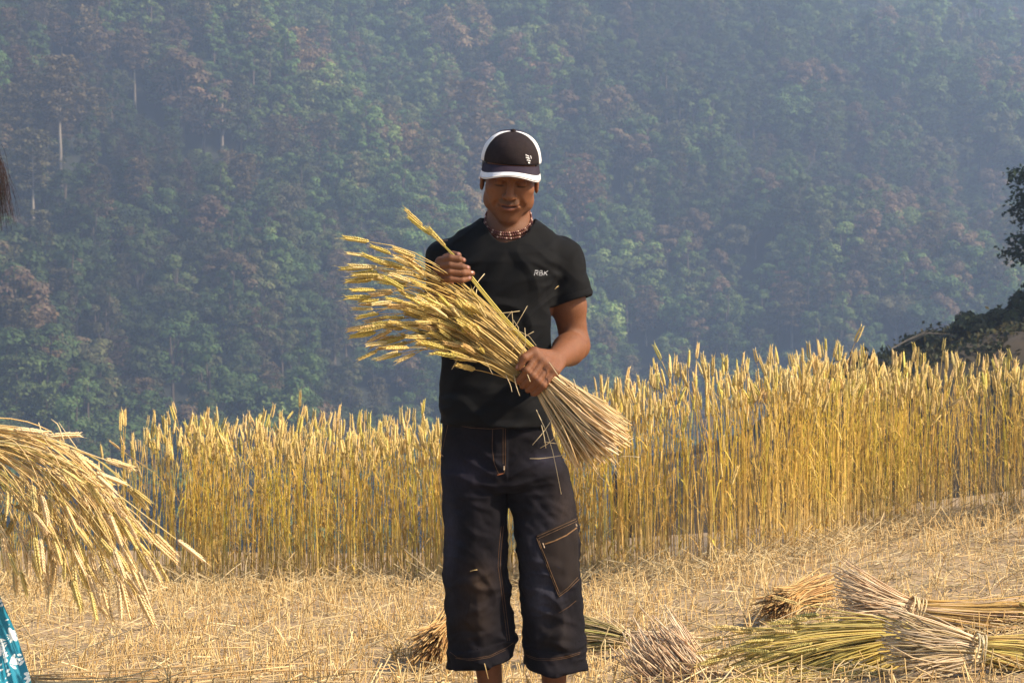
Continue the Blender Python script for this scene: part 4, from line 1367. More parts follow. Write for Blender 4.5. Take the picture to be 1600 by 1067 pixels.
def jean_post(p, d):
    x, y, z = p[..., 0], p[..., 1], p[..., 2]
    n1 = noise3(np.stack([x * 10, y * 9, z * 7 + x * 5], -1))
    n2 = noise3(np.stack([x * 20 + 5, y * 16, z * 26 - x * 8], -1))
    n3_ = noise3(np.stack([x * 45, y * 30, z * 60 + x * 20], -1))
    low = sstep(.62, .25, z)
    rg = noise3(np.stack([x * 9 + 3, y * 8, z * 15 + x * 9], -1)); rg2 = noise3(np.stack([x * 16 - z * 7, y * 14, z * 24 + 11], -1))
    d = d - .0045 * np.clip(1 - 3.2 * np.abs(rg), 0, 1) * (.35 + low) - .0030 * np.clip(1 - 3.5 * np.abs(rg2), 0, 1) * (.5 + .5 * low)
    d = d - .007 * n1 - .0055 * n2 * (.5 + .8 * low) - .0018 * n3_
    # whiskers fanning from the crotch, knee creases
    for cx_, s in ((X(786), -1), (X(790), 1)):
        u_ = (x - cx_) * s
        for kk, (z0, sl) in enumerate([(.70, .55), (.675, .30), (.655, .02), (.735, .75)]):
            li = z - z0 - sl * u_ + .006 * n1
            d = d - .0040 * ridge(li, .008) * sstep(.0, .03, u_) * sstep(.16, .06, u_) * (y < 0)
    for z0, sl, xc in ((.44, .35, XL0), (.41, -.25, XL0), (.455, -.3, XR0), (.36, .4, XL0 + .02), (.315, -.35, XR0), (.27, .25, XL0), (.24, -.2, XR0)):
        li = z - z0 - sl * (x - xc) + .01 * n1
        d = d - .0042 * ridge(li, .010) * (np.abs(x - xc) < .12) * sstep(.11, .03, np.abs(x - xc))
    # turned-up cuffs: step and hollow
    for lf, sl, xa, xb in ((LLf, .22, -.25, X(812)), (RLf, -.06, X(812), .3)):
        t = hem_local(p, lf, sl)
        m_ = (x > xa) & (x <= xb) & (z < .33)
        cuff = sstep(.052, .046, t)
        d = np.where(m_, d - .0045 * cuff - .003 * ridge(t, .01), d)
        inn = smax(d + .006, t - .09, .006)
        d = np.where(m_ & (t < .10), smax(d, -inn, .003), d)
    # waistband and fly
    wb = sstep(.845, .850, z)
    d = d - .0022 * wb
    fx_ = x - X(783)
    d = d - .0018 * sstep(.020, .017, np.abs(fx_)) * sstep(.70, .715, z + .3 * np.abs(fx_)) * (1 - wb) * (y < 0)
    return d
V, F = sdf_mesh(je, (-.26, -.19, .08), (.26, .18, .90), .0030, jean_post)
print('jeans', len(V))
# denim colour: indigo-black with thighs paled by wear, dusty brown knees, sky light painted on left leg
nz = noise3(V * np.array([30, 30, 30])); nf = noise3(V * np.array([12, 12, 7])); fine = noise3(V * np.array([400, 400, 160.]))
C = np.tile((.0072, .0064, .0090), (len(V), 1)) * (1 + .35 * nz[:, None] + .3 * fine[:, None])
frontm = sstep(.0, -.06, V[:, 1])
def wear_and_light(c, r_, col, a):
    global C
    m_ = np.exp(-(((V - np.array(c)) / np.array(r_)) ** 2)[:, [0, 2]].sum(1)) * frontm * a * 1.0 * (.75 + .35 * nf + .15 * fine)
    C = blend(C, np.clip(m_, 0, 1), col)
wear_and_light((X(850), 0, Z(870)), (.05, 1, .12), (.062, .064, .095), .6)
wear_and_light((X(845), 0, Z(930)), (.035, 1, .05), (.075, .076, .105), .65)
wear_and_light((X(700), 0, Z(840)), (.030, 1, .14), (.058, .062, .10), .6)  # bluish sky light painted down the outer left leg
wear_and_light((X(735), 0, Z(730)), (.07, 1, .05), (.030, .028, .05), .6)
wear_and_light((X(745), 0, Z(900)), (.045, 1, .05), (.070, .045, .028), .5)
wear_and_light((X(740), 0, Z(960)), (.05, 1, .05), (.050, .034, .024), .5)
wear_and_light((X(880), 0, Z(790)), (.035, 1, .10), (.070, .052, .045), .5)
wear_and_light((X(870), 0, Z(980)), (.04, 1, .07), (.042, .032, .026), .5)
wear_and_light((X(850), 0, Z(715)), (.05, 1, .02), (.05, .05, .085), .5)
M_DENIM = tint_mat('dark_denim', .9, 0, spec=.1)
n = M_DENIM.node_tree; b = n.nodes['Principled BSDF']
wv = nd(n, 'ShaderNodeTexWave', Scale=420, Distortion=1.5, Detail=1)
bp = nd(n, 'ShaderNodeBump', Strength=.35, Distance=.0008); n.links.new(wv.outputs['Fac'], bp.inputs['Height']); n.links.new(bp.outputs[0], b.inputs['Normal'])
JEANS = put('trousers', V, F, M_DENIM, MAN, C, True)
JV, JF = V, F
JT = BVHTree.FromPolygons([tuple(v) for v in V], [tuple(f) for f in F])
CAMP = np.array([0, -5, CAMZ])
def on_surf(tree, px, py, lift=.001):
    """nearest cloth surface along a line of sight: used once to find the real 3-D seam positions"""
    dr = P(px, py, 1.0) - CAMP; dr /= np.linalg.norm(dr)
    loc, no, i_, ds = tree.ray_cast(Vector(CAMP), Vector(dr))
    if loc is None: return None
    no = np.array(no)
    if no @ dr > 0: no = -no
    return np.array(loc) + no * lift
def seam(tree, pts_, mat, parent, name='stitching', rr=.00062, col=(.36, .17, .05), lift=.0006, step=3.0, dash=True):
    pts_ = np.array(pts_, float)
    sgl = np.linalg.norm(np.diff(pts_, axis=0), axis=1); L_ = np.concatenate([[0], np.cumsum(sgl)])
    s_ = np.arange(0, L_[-1], step)
    q = [on_surf(tree, np.interp(v, L_, pts_[:, 0]), np.interp(v, L_, pts_[:, 1]), lift) for v in s_]
    bag = Bag(); run = []
    def flush():
        if len(run) > 1:
            bag.add(*tubes(np.array(run)[None], np.full((1, len(run)), rr), 4), col)
        run.clear()
    for v in q:
        if v is None or (run and np.linalg.norm(v - run[-1]) > .03): flush()
        if v is not None: run.append(v)
    flush()
    if bag.n == 0: return
    V_, F_, C_ = bag.out()
    C_ = C_ * (.75 + .35 * noise3(V_ * 150)[:, None])
    return put(name, V_, F_, mat, parent, C_)
M_THREAD = tint_mat('tan_thread', .7, 0)
JC = (.15, .078, .034)
for pts_ in [
    [(770, 668), (769, 700), (772, 722), (779, 740), (789, 740)], [(786, 668), (786, 728)], [(789.5, 668), (789.5, 730), (787, 741)],
    [(692, 661), (735, 668), (768, 670), (800, 668), (850, 657)],
    [(700, 664), (692, 700), (689, 715)],
    [(783, 822), (779, 860), (778, 885), (784, 930), (789, 970), (793, 1003)], [(786.5, 822), (782.5, 860), (781.5, 885), (787.5, 930), (792.5, 970), (796.5, 1002)],
    [(703, 1018), (715, 1027), (735, 1029), (765, 1024), (790, 1012), (803, 1003)], [(712, 1027.5), (735, 1031.5), (765, 1026.5), (790, 1015)],
    [(822, 1022), (838, 1028), (860, 1029), (885, 1025), (908, 1018)], [(824, 1025), (838, 1030.5), (860, 1031.5), (885, 1027.5), (906, 1021)],
    [(873, 957), (888, 948), (900, 938)], [(862, 877), (880, 867)], [(865, 894), (882, 889)]]:
    seam(JT, pts_, M_THREAD, JEANS, col=JC)
# crotch tack, waist button, bartacks
for pts_, c_ in [([(777, 742), (788, 739)], (.35, .12, .05)), ([(787.5, 728), (787.5, 735)], (.75, .6, .45)), ([(686, 706), (694, 714)], (.45, .25, .13)), ([(828, 658), (840, 660)], (.5, .36, .2))]:
    seam(JT, pts_, M_THREAD, JEANS, 'bartack', .0016, c_, step=2)
p_ = on_surf(JT, 783, 659, .002)
if p_ is not None:
    a = np.linspace(0, 2 * math.pi, 15)[:-1]
    ring = [p_ + np.array([r_ * math.cos(t), -y_, r_ * math.sin(t)]) for r_, y_ in ((.0085, .0), (.0085, .002), (.006, .003)) for t in a]
    m, n, b = mat_base('worn_brass'); b.inputs['Base Color'].default_value = (.45, .30, .15, 1); b.inputs['Metallic'].default_value = .8; b.inputs['Roughness'].default_value = .5; M_BRASS = m
    put('button', np.array(ring), [np.array([(k * 14 + j, k * 14 + (j + 1) % 14, k * 14 + 14 + (j + 1) % 14, k * 14 + 14 + j) for k in range(2) for j in range(14)]), np.array([range(28, 42)])], M_BRASS, JEANS, None, True)
# slanted zip pocket on the thigh
def patch(tree, poly, nu, nv, lift, mat, name, parent, col):
    (a, b_, c_, d_) = [np.array(q, float) for q in poly]     # tl, tr, br, bl
    G = []
    for j in range(nv):
        for i in range(nu):
            u, v = i / (nu - 1), j / (nv - 1)
            q = (a * (1 - u) + b_ * u) * (1 - v) + (d_ * (1 - u) + c_ * u) * v
            s_ = on_surf(tree, q[0], q[1], lift)
            G.append(s_ if s_ is not None else (G[-1] if G else P(q[0], q[1], 4.9)))
    G = np.array(G)
    Gr = G.reshape(nv, nu, 3)
    for _ in range(2):
        Gr[1:-1, 1:-1] = (Gr[1:-1, 1:-1] * 2 + Gr[:-2, 1:-1] + Gr[2:, 1:-1] + Gr[1:-1, :-2] + Gr[1:-1, 2:]) / 6
    G = Gr.reshape(-1, 3)
    inner = G + np.array([0, .006, 0])
    i = np.arange(nu - 1)[None, :]; j = (np.arange(nv - 1) * nu)[:, None]
    F1 = np.stack([i + j, i + j + nu, i + j + nu + 1, i + j + 1], -1).reshape(-1, 4)
    n0 = nu * nv
    e = [(k, k + 1, k + 1 + n0, k + n0) for k in range(nu - 1)] + [(k + (nv - 1) * nu + 1, k + (nv - 1) * nu, k + (nv - 1) * nu + n0, k + (nv - 1) * nu + 1 + n0) for k in range(nu - 1)]
    e += [(k * nu + nu, k * nu, k * nu + n0, k * nu + nu + n0) for k in range(nv - 1)] + [(k * nu + nu - 1, k * nu + 2 * nu - 1, k * nu + 2 * nu - 1 + n0, k * nu + nu - 1 + n0) for k in range(nv - 1)]
    V_ = np.concatenate([G, inner])
    C_ = np.tile(col, (len(V_), 1)) * (1 + .35 * noise3(V_ * 25) + .25 * noise3(V_ * np.array([90, 90, 20])))[:, None]
    return put(name, V_, [F1, np.array(e)], mat, parent, C_, True)
POC = [(837, 836), (901, 807), (903, 903), (873, 934)]
pocket = patch(JT, POC, 18, 22, .0038, M_DENIM, 'pocket', JEANS, (.020, .0155, .0145))
pv_ = np.array([v.co[:] for v in pocket.data.vertices]) 
PT = BVHTree.FromPolygons([tuple(v) for v in pv_ + 0], [tuple(p.vertices) for p in pocket.data.polygons])
both_V = np.concatenate([JV, pv_]); both_F = [tuple(f) for f in JF] + [tuple(int(k) + len(JV) for k in p.vertices) for p in pocket.data.polygons]
BT = BVHTree.FromPolygons([tuple(v) for v in both_V], both_F)
for pts_ in [[(839, 838), (901, 810)], [(840.5, 841.5), (902, 813.5)], [(838.5, 840), (855, 885), (873, 931)], [(842, 844), (858, 886), (874.5, 927)], [(873, 932), (888, 921), (905, 904)], [(874, 928), (888, 917), (903, 901)]]:
    seam(BT, pts_, M_THREAD, pocket, col=(.24, .14, .07), lift=.0007)
seam(BT, [(851, 850), (866, 845), (885, 836), (901, 824)], M_THREAD, pocket, 'zip', .0024, (.22, .12, .05), step=2)
seam(BT, [(848, 848), (851, 856)], M_THREAD, pocket, 'zip_stop', .0014, (.7, .55, .4), step=2)
seam(BT, [(899, 818), (901, 822)], M_THREAD, pocket, 'zip_pull', .0022, (.7, .55, .4), step=2)

# ---- writing on the shirt: slanted block letters RBK
def strokes(tree, lst, x0, y0, w, h_, slant, mat, parent, name, rr, col):
    objs = []
    for let in lst:
        for st in let:
            pts_ = [(x0 + u * w + (1 - v) * 0 + (v) * slant, y0 - v * h_) for u, v in st]
            seam(tree, pts_, mat, parent, name, rr, col, lift=.0007, step=.8)
        x0 += w * 1.28
R_ = [[(0, 0), (0, .75)], [(-.1, 1), (.75, 1), (.85, .55), (.1, .5)], [(.35, .5), (.95, 0)]]
B_ = [[(0, 1), (0, 0), (.8, 0), (.85, .5), (0, .5)], [(.55, .55), (.6, 1), (0, 1)]]
K_ = [[(0, 0), (0, 1)], [(0, .45), (.9, 1)], [(.25, .55), (.9, 0)]]
M_PRINT = tint_mat('white_print', .6, 0)
strokes(SHIRT_T, [R_, B_, K_], 834.5, 430.5, 5.8, 7.5, 1.6, M_PRINT, shirt, 'letter', .0011, (.55, .57, .62))
# white emblem on the cap: stacked slanting bars narrowing downwards
capbag = []
for ch in CAP.children:
    if ch.name.startswith('front_panel'):
        vv = np.array([v.co[:] for v in ch.data.vertices]) + np.array(CAP.location)
        CT = BVHTree.FromPolygons([tuple(v) for v in vv], [tuple(p.vertices) for p in ch.data.polygons]); FP = ch
for k, (xa, ya, xb, yb) in enumerate([(820.5, 242.5, 826, 245), (821, 246.5, 827.5, 248.5), (822.5, 250.5, 828.5, 252), (824.5, 254.5, 828, 255.5), (828.5, 243.5, 830, 249)]):
    seam(CT, [(xa, ya), (xb, yb)], M_PRINT, FP, 'emblem_bar', .0022 if k < 4 else .0015, (.75, .75, .78), step=1.0)

# ---- bead necklaces: three strands
M_BEAD = tint_mat('dark_red_beads', .4, 0, spec=.6)
ico_v = []; ico_f = []
for j, (zz, rr) in enumerate(((1, 0), (.5, .87), (-.5, .87), (-1, 0))):
    if rr == 0: ico_v.append((0, 0, zz))
    else:
        for k in range(6): ico_v.append((rr * math.cos(k * math.pi / 3), rr * math.sin(k * math.pi / 3), zz))
ico_v = np.array(ico_v, float)
for k in range(6):
    k2 = (k + 1) % 6
    ico_f += [(0, 1 + k, 1 + k2), (1 + k, 7 + k, 7 + k2), (1 + k, 7 + k2, 1 + k2), (13, 7 + k2, 7 + k)]
ico_f = np.array(ico_f)
for q, (pl, pc, pr, rb) in enumerate([((752, 340), (793, 363), (833, 342), .0031), ((752, 344), (794, 367), (835, 346), .0033), ((754, 350), (796, 372), (836, 351), .0030)]):
    cxn = X((pl[0] + pr[0]) / 2); rxn = (X(pr[0]) - X(pl[0])) / 2
    th = np.linspace(0, 2 * math.pi, int(2 * math.pi * .07 / (rb * 2.05)))[:-1]
    zs = (Z(pl[1]) + Z(pr[1])) / 2; zf_ = Z(pc[1], 4.93)
    cyn = .012; ryn = .066
    cpt = np.stack([cxn + rxn * np.sin(th), cyn - ryn * np.cos(th) , zs + (zf_ - zs) * np.cos(th)], 1)
    for i in range(len(cpt)):
        loc, no, _, ds = bodyt.find_nearest(Vector(cpt[i]))
        if loc is not None:
            no = np.array(no)
            off_ = (cpt[i] - np.array(loc)) @ no
            if off_ < rb: cpt[i] = np.array(loc) + no * rb
            elif off_ < .06: cpt[i] = np.array(loc) + no * rb
    Vb = (ico_v[None] * rb + cpt[:, None]).reshape(-1, 3)
    cb = np.tile((.085, .012, .010), (len(cpt), 1)); cb[::2] = (.12, .025, .018); cb[1::4] = (.50, .33, .26)
    o = put('necklace', Vb, rep_faces(ico_f, 14, len(cpt)), M_BEAD, MAN, np.repeat(cb, 14, 0), True)
    o['kind'] = 'stuff'
# ------------------------------------------------------------------ sheaves
def resample(poly, K):
    poly = np.array(poly, float)
    L_ = np.concatenate([[0], np.cumsum(np.linalg.norm(np.diff(poly, axis=0), axis=1))])
    s_ = np.linspace(0, L_[-1], K * 3)
    q = np.stack([np.interp(s_, L_, poly[:, i]) for i in range(3)], 1)
    for _ in range(6):
        q[1:-1] = (q[:-2] + q[1:-1] * 2 + q[2:]) / 4
    return q[np.linspace(0, len(q) - 1, K).round().astype(int)]

def fan_paths(r, guides, N, K, fmin, fmax, thick, wob=.004, upow=1.0, depthv=(0, 1, 0), cross=.12, u=None):
    """stalks interpolated between guide curves (hand end first); returns (N,K,3)"""
    G = np.stack([resample(g, 24) for g in guides])
    M_ = len(G)
    if u is None: u = r.uniform(0, 1, N)
    f = r.uniform(fmin, fmax, N)
    t = np.linspace(0, 1, K)
    u_end = np.clip(u + r.normal(0, cross, N), 0, 1)
    uu = (u[:, None] + (u_end - u)[:, None] * t[None]) * (M_ - 1)
    i0 = np.clip(np.floor(uu).astype(int), 0, M_ - 2); w = (uu - i0)[..., None]
    tt = (t[None] * f[:, None]) * 23
    j0 = np.clip(np.floor(tt).astype(int), 0, 22); v = (tt - j0)[..., None]
    pt = lambda i, j: G[i, j]
    Pq = (pt(i0, j0) * (1 - v) + pt(i0, j0 + 1) * v) * (1 - w) + (pt(i0 + 1, j0) * (1 - v) + pt(i0 + 1, j0 + 1) * v) * w
    th0, th1 = thick
    dv = r.uniform(-1, 1, N)
    # round cross-section: thinner where u is near the rims
    rnd = np.sqrt(np.clip(1 - (2 * u - 1) ** 2, .15, 1))
    k_ = (th0 + (th1 - th0) * t[None] ** 1.2) * (dv * rnd)[:, None]
    Pq = Pq + k_[..., None] * np.array(depthv)[None, None]
    nz = r.normal(0, 1, (N, 3))
    Pq = Pq + nz[:, None] * wob * np.sin(t * 3.0)[None, :, None] + r.normal(0, 1, (N, 3))[:, None] * wob * 1.5 * t[None, :, None] ** 2
    return Pq

EARS_HI = [new_mesh('ear', ev, ef, M_EAR, False, np.array(c_)[None] * (.72 + .5 * (ev[:, 2:3] / .09)) * (1 + .1 * np.random.default_rng(i).normal(size=(len(ev), 1))))
           for i, ((ev, ef), c_) in enumerate(zip(EAR_HI * 2, [(.76, .58, .20), (.82, .64, .25), (.68, .55, .15), (.74, .52, .22), (.68, .57, .15), (.80, .65, .22), (.62, .48, .15), (.84, .68, .33)]))]
EAR_PINK = [new_mesh('ear', ev, ef, M_EAR, False, np.array(c_)[None] * (.78 + .4 * (ev[:, 2:3] / .09)))
            for (ev, ef), c_ in zip(EAR_HI, [(.84, .64, .34), (.78, .61, .26), (.88, .69, .42), (.72, .58, .22)])]
EAR_GREEN = [new_mesh('ear', ev, ef, M_EAR, False, np.array(c_)[None] * (.72 + .5 * (ev[:, 2:3] / .09)))
             for (ev, ef), c_ in zip(EAR_HI, [(.84, .66, .26), (.74, .60, .20), (.90, .70, .30), (.66, .56, .18)])]

def add_stalks(r, parent, Pt, cs, rad_, ears=None, ear_scale=(.9, 1.15), ear_len=.085, name='wheat_stalk', sides=4, taper=.55, extra_bend=.15, seg_ear=True, colfn=None):
    N, K, _ = Pt.shape
    tt = np.linspace(1, taper, K)
    off = np.array(parent.location)
    for i in range(N):
        V_, F_ = tubes(Pt[i][None], (rad_ * r.uniform(.8, 1.2) * tt)[None], sides, True)
        c_ = np.repeat(np.tile(cs[i], (K, 1)) * (1 if colfn is None else colfn(np.linspace(0, 1, K))[:, None]), sides, 0)
        o = add(name, new_mesh(name, V_ - off, F_, M_STRAW, True, c_), parent)
        if ears is not None:
            d = Pt[i, -1] - Pt[i, -2]; d = d / np.linalg.norm(d) + r.normal(0, extra_bend * .5, 3)
            b_, M_ = ear_matrix(Pt[i, -1] - off, d, r.uniform(0, 6.28), r.uniform(*ear_scale))
            e = add('ear', ears[r.integers(len(ears))], o)
            mm = Matrix([list(q) for q in M_]).to_4x4(); mm.translation = Vector(b_)
            e.matrix_local = mm

def mass_stalks(r, parent, Pt, cs, rad_, name='straws', sides=3):
    off = np.array(parent.location)
    V_, F_ = tubes(Pt, np.full(Pt.shape[:2], rad_) * r.uniform(.8, 1.2, (len(Pt), 1)), sides, True)
    add(name, new_mesh(name, V_ - off, F_, M_STRAW, False, np.repeat(cs, Pt.shape[1] * sides, 0)), parent, kind='stuff')

def pp(lst, d0, d1=None):
    d1 = d0 if d1 is None else d1
    return [P(x, y, d0 + (d1 - d0) * i / (len(lst) - 1)) for i, (x, y) in enumerate(lst)]

r = np.random.default_rng(101)
# ---- sheaf held by the man
t1 = thing('wheat_sheaf', 'fanned wheat sheaf the man grips in both hands across his body', 'wheat sheaf', tuple(WG))
gU = pp([(852, 566), (838, 552), (800, 512), (762, 472), (722, 436), (680, 408), (640, 397), (600, 378), (540, 380)], 4.745, 4.62)
gA = pp([(845, 574), (830, 560), (785, 512), (740, 468), (695, 436), (650, 416), (600, 408), (558, 417)], 4.745, 4.60)
gB = pp([(838, 584), (815, 566), (765, 524), (715, 488), (665, 466), (620, 458), (570, 468)], 4.745, 4.60)
gC = pp([(830, 595), (800, 575), (750, 540), (700, 512), (655, 498), (615, 500), (576, 512)], 4.745, 4.62)
gD = pp([(822, 604), (790, 582), (745, 556), (705, 542), (668, 540), (635, 546), (608, 555)], 4.745, 4.64)
N1 = 190
Pq = fan_paths(r, [gA, gB, gC, gD], N1, 9, .36, .95, (.030, .060), .008, cross=.20)
Pq[..., 1] += .045 * np.sin(np.linspace(0, 1, 9) * math.pi)[None] * (Pq[..., 0] > P(640, 400, 4.7)[0])
def proj(q):
    q = q - np.array([0, -5, CAMZ]); dep_ = q[..., 1] * math.cos(PITCH) + q[..., 2] * math.sin(PITCH); up2 = -q[..., 1] * math.sin(PITCH) + q[..., 2] * math.cos(PITCH)
    return 800 + FPX * q[..., 0] / dep_, 533.5 - FPX * up2 / dep_
ex_, ey_ = proj(Pq[:, -1]); kp_ = ~((ex_ > 690) & (ey_ < 478) & (ex_ < 790)); Pq = Pq[kp_]; N1 = len(Pq)
cs1 = np.array([[.76, .54, .17], [.68, .46, .14], [.80, .60, .20], [.64, .44, .13]])[r.integers(0, 4, N1)] * r.uniform(.75, 1.15, (N1, 1))
add_stalks(r, t1, Pq, cs1, .0018, EARS_HI, (.70, 1.0))
# singled-out outer stalks with ears that stand clear
for g_ in ([(838, 552), (780, 496), (730, 446), (680, 410), (640, 390), (600, 380), (578, 378)], [(838, 556), (770, 490), (710, 444), (650, 420), (610, 415), (590, 417)],
           [(830, 565), (760, 510), (700, 470), (650, 452), (600, 452), (588, 453)], [(826, 590), (760, 548), (700, 515), (650, 498), (606, 508)], [(824, 600), (780, 578), (730, 556), (700, 552), (655, 541), (640, 543)],
           [(822, 606), (790, 590), (760, 570), (720, 552), (695, 545)], [(824, 602), (800, 588), (765, 568), (730, 560), (712, 557)], [(842, 550), (790, 500), (745, 460), (700, 428), (672, 408), (650, 402)]):
    add_stalks(r, t1, resample(pp(g_, 4.74, 4.60), 9)[None], np.array([[.70, .53, .20]]), .0017, EARS_HI, (.95, 1.1), extra_bend=.02)
# straight bunch through the upper hand
bu = [resample([P(846 + dx, 556 + dy, 4.745), P(800 + dx, 512 + dy, 4.70), P(757 + dx, 460 + dy, 4.675), P(712 + dx, 403 + dy, 4.675), P(704 + dx * .6, 392 + dy, 4.675), P(xe, ye, 4.67)], 9)
      for dx, dy, xe, ye in [(0, 0, 664, 360), (2, -1, 674, 368), (-2, 1, 692, 382), (3, 0, 697, 386), (1, 2, 662, 354)]]
add_stalks(r, t1, np.array(bu), np.tile((.74, .62, .16), (5, 1)), .0021, EARS_HI, (.68, .85), extra_bend=.04)
# butts
hU = pp([(838, 556), (868, 582), (920, 618), (985, 664)], 4.745, 4.70)
hA = pp([(838, 575), (872, 605), (920, 650), (980, 690)], 4.745, 4.68)
hB = pp([(836, 588), (866, 628), (905, 675), (955, 722)], 4.745, 4.68)
hC = pp([(832, 600), (852, 636), (878, 680), (905, 735)], 4.745, 4.70)
N2 = 170
Pb = fan_paths(r, [hU, hA, hB, hC], N2, 6, .86, 1.0, (.028, .075), .004, cross=.10)
cs2 = np.array([[.84, .62, .36], [.76, .54, .28], [.88, .70, .46], [.68, .47, .22]])[r.integers(0, 4, N2)] * r.uniform(.75, 1.12, (N2, 1))
add_stalks(r, t1, Pb, cs2, .0021, None, name='straw', taper=1.0)
Pm = fan_paths(r, [hU, hA, hB, hC], 160, 5, .70, .97, (.027, .06), .004)
mass_stalks(r, t1, Pm, np.tile((.55, .42, .22), (160, 1)) * r.uniform(.7, 1.1, (160, 1)), .002)
Pm = fan_paths(r, [gA, gB, gC, gD], 110, 7, .35, .62, (.030, .045), .005)
mass_stalks(r, t1, Pm, np.tile((.60, .43, .16), (110, 1)) * r.uniform(.7, 1.1, (110, 1)), .002)
# broken and kinked straws sticking out
KINK = [[(770, 518), (790, 500), (800, 486)], [(760, 486), (782, 490), (812, 486)], [(784, 512), (800, 520), (824, 478)], [(800, 546), (814, 516), (802, 500)], [(790, 500), (803, 518), (800, 488)],
        [(745, 452), (742, 468), (733, 466)], [(757, 428), (745, 442), (737, 456)], [(772, 505), (830, 524), (838, 540)], [(800, 548), (812, 530), (834, 518)], [(812, 556), (822, 540), (820, 512)],
        [(723, 542), (712, 566), (706, 577)], [(755, 552), (763, 572), (770, 585)], [(790, 585), (798, 602), (800, 612)], [(803, 585), (806, 602), (812, 618)],
        [(872, 640), (852, 672), (832, 695)], [(846, 664), (850, 680), (853, 700)], [(828, 716), (842, 717), (880, 711)], [(838, 640), (856, 676), (866, 712), (872, 748), (877, 772)], [(844, 700), (862, 690), (880, 664)],
        [(900, 660), (888, 690), (896, 676)], [(895, 690), (876, 694), (850, 690)], [(884, 610), (890, 592), (900, 612)], [(896, 592), (905, 618), (908, 630)], [(906, 616), (892, 604), (886, 606)],
        [(930, 700), (950, 724), (968, 748)], [(940, 690), (958, 715), (970, 730)], [(920, 720), (936, 744), (946, 752)], [(858, 566), (880, 598), (898, 612)], [(824, 585), (829, 597), (828, 596)],
        [(975, 690), (960, 700), (990, 684)], [(960, 716), (974, 712), (1000, 714)], [(962, 726), (950, 710), (969, 745)]]
KP = [resample(pp(k_, 4.72 - .05 * r.random(), 4.66), 5) for k_ in KINK]
add_stalks(r, t1, np.array(KP), np.tile((.82, .68, .42), (len(KP), 1)) * r.uniform(.8, 1.1, (len(KP), 1)), .00125, None, name='broken_straw')

# ---- the partly visible person at the left edge and her sheaf
r = np.random.default_rng(202)
DW = 4.0
WOM = thing('person', 'person at the left edge: hanging dark red hair, teal dress with white flower print', 'person', (P(-140, 700, DW)[0], DW - 5, float(ground_z(-1.5, -1.0))))
wx = lambda px: P(px, 533, DW)[0]
wz = lambda py: P(800, py, DW)[2]
gz = WOM.location[2]; yw = DW - 5
hc = np.array([wx(-72), yw, wz(262)])
wp = []
W_ = wp.append
W_(Ell(hc, (.085, .075, .10), None, .02))
W_(Ell(hc + [.03, 0, -.05], (.055, .05, .06), None, .02))
W_(Cone(hc + [.09, 0, -.012], hc + [.083, 0, -.03], .008, .011, .01))                     # nose
W_(Ell(hc + [.01, -.075, -.01], (.02, .008, .03), None, .006))
W_(Cone(hc + [-.03, 0, -.08], (wx(-130), yw, wz(370)), .045, .05, .02))
W_(Loft([(.95, wx(-170), yw, .14, .10), (1.15, wx(-160), yw, .13, .10), (1.32, wx(-140), yw, .15, .09), (1.36, wx(-135), yw, .08, .07)], .03))
whand = P(-88, 692, DW - .06)
for s_, el in ((-1, (wx(-190), yw - .20, 1.02)), (1, (wx(-170), yw + .2, 1.0))):
    sh = np.array([wx(-140), yw + s_ * .16, 1.29]); el = np.array(el)
    wr = whand + np.array([-.075, s_ * .012, .01]) + (np.array([-.10, .03, -.02]) if s_ > 0 else 0)
    W_(Cone(sh, el, .045, .038, .02)); W_(Cone(el, wr, .037, .024, .02))
    W_(Cone(wr, wr + [.055, 0, .0], .024, .026, .012))
    for j in range(4):
        a0 = wr + np.array([.045, -.02 + .0 * j, .035 - .019 * j])
        W_(Cone(a0, a0 + [.028, -.022, 0], .0095, .009, .004)); W_(Cone(a0 + [.028, -.022, 0], a0 + [.048, -.002, 0], .009, .008, .003)); W_(Cone(a0 + [.048, -.002, 0], a0 + [.040, .02, 0], .008, .007, .003))
    W_(Cone(wr + [.01, .0, .02], wr + [.045, .02, .045], .012, .010, .005)); W_(Cone(wr + [.045, .02, .045], wr + [.068, .012, .030], .010, .0085, .004))
for s_ in (-1, 1):
    W_(Cone((wx(-165), yw + s_ * .09, .90), (wx(-150), yw + s_ * .09, .45), .08, .055, .03))
    W_(Cone((wx(-150), yw + s_ * .09, .45), (wx(-170), yw + s_ * .09, .10 + gz), .05, .035, .02))
    W_(Cone((wx(-170), yw + s_ * .09, .05 + gz), (wx(-120), yw + s_ * .10, .03 + gz), .036, .026, .02))
V, F = sdf_mesh(wp, (wx(-420), yw - .36, gz - .02), (wx(40), yw + .36, 1.72), .005)
put('body', V, F, M_SKIN, WOM, np.tile((.24, .10, .05), (len(V), 1)), True)
kr = [Loft([(gz + .22, wx(-150), yw, wx(36) - wx(-150), .22), (.34, wx(-150), yw, wx(30) - wx(-150), .22), (.44, wx(-150), yw, wx(10) - wx(-150), .20), (.53, wx(-150), yw, wx(-14) - wx(-150), .19), (.80, wx(-168), yw, .19, .16), (1.0, wx(-170), yw, .15, .13), (1.2, wx(-160), yw, .16, .125), (1.33, wx(-140), yw, .16, .10), (1.38, wx(-135), yw, .08, .07)], .02, 2.1)]
for s_, el in ((-1, (wx(-190), yw - .20, 1.02)), (1, (wx(-170), yw + .2, 1.0))):
    sh = np.array([wx(-140), yw + s_ * .16, 1.29])
    kr.append(Cone(sh, sh * .25 + np.array(el) * .75, .062, .055, .03))
def kpost(p, d):
    ang = np.arctan2(p[..., 1] - yw, p[..., 0] - wx(-150))
    lw = sstep(.85, .4, p[..., 2])
    return d - .010 * lw * np.sin(ang * 13 + 3 * noise3(p * 3)) - .006 * noise3(p * 12)
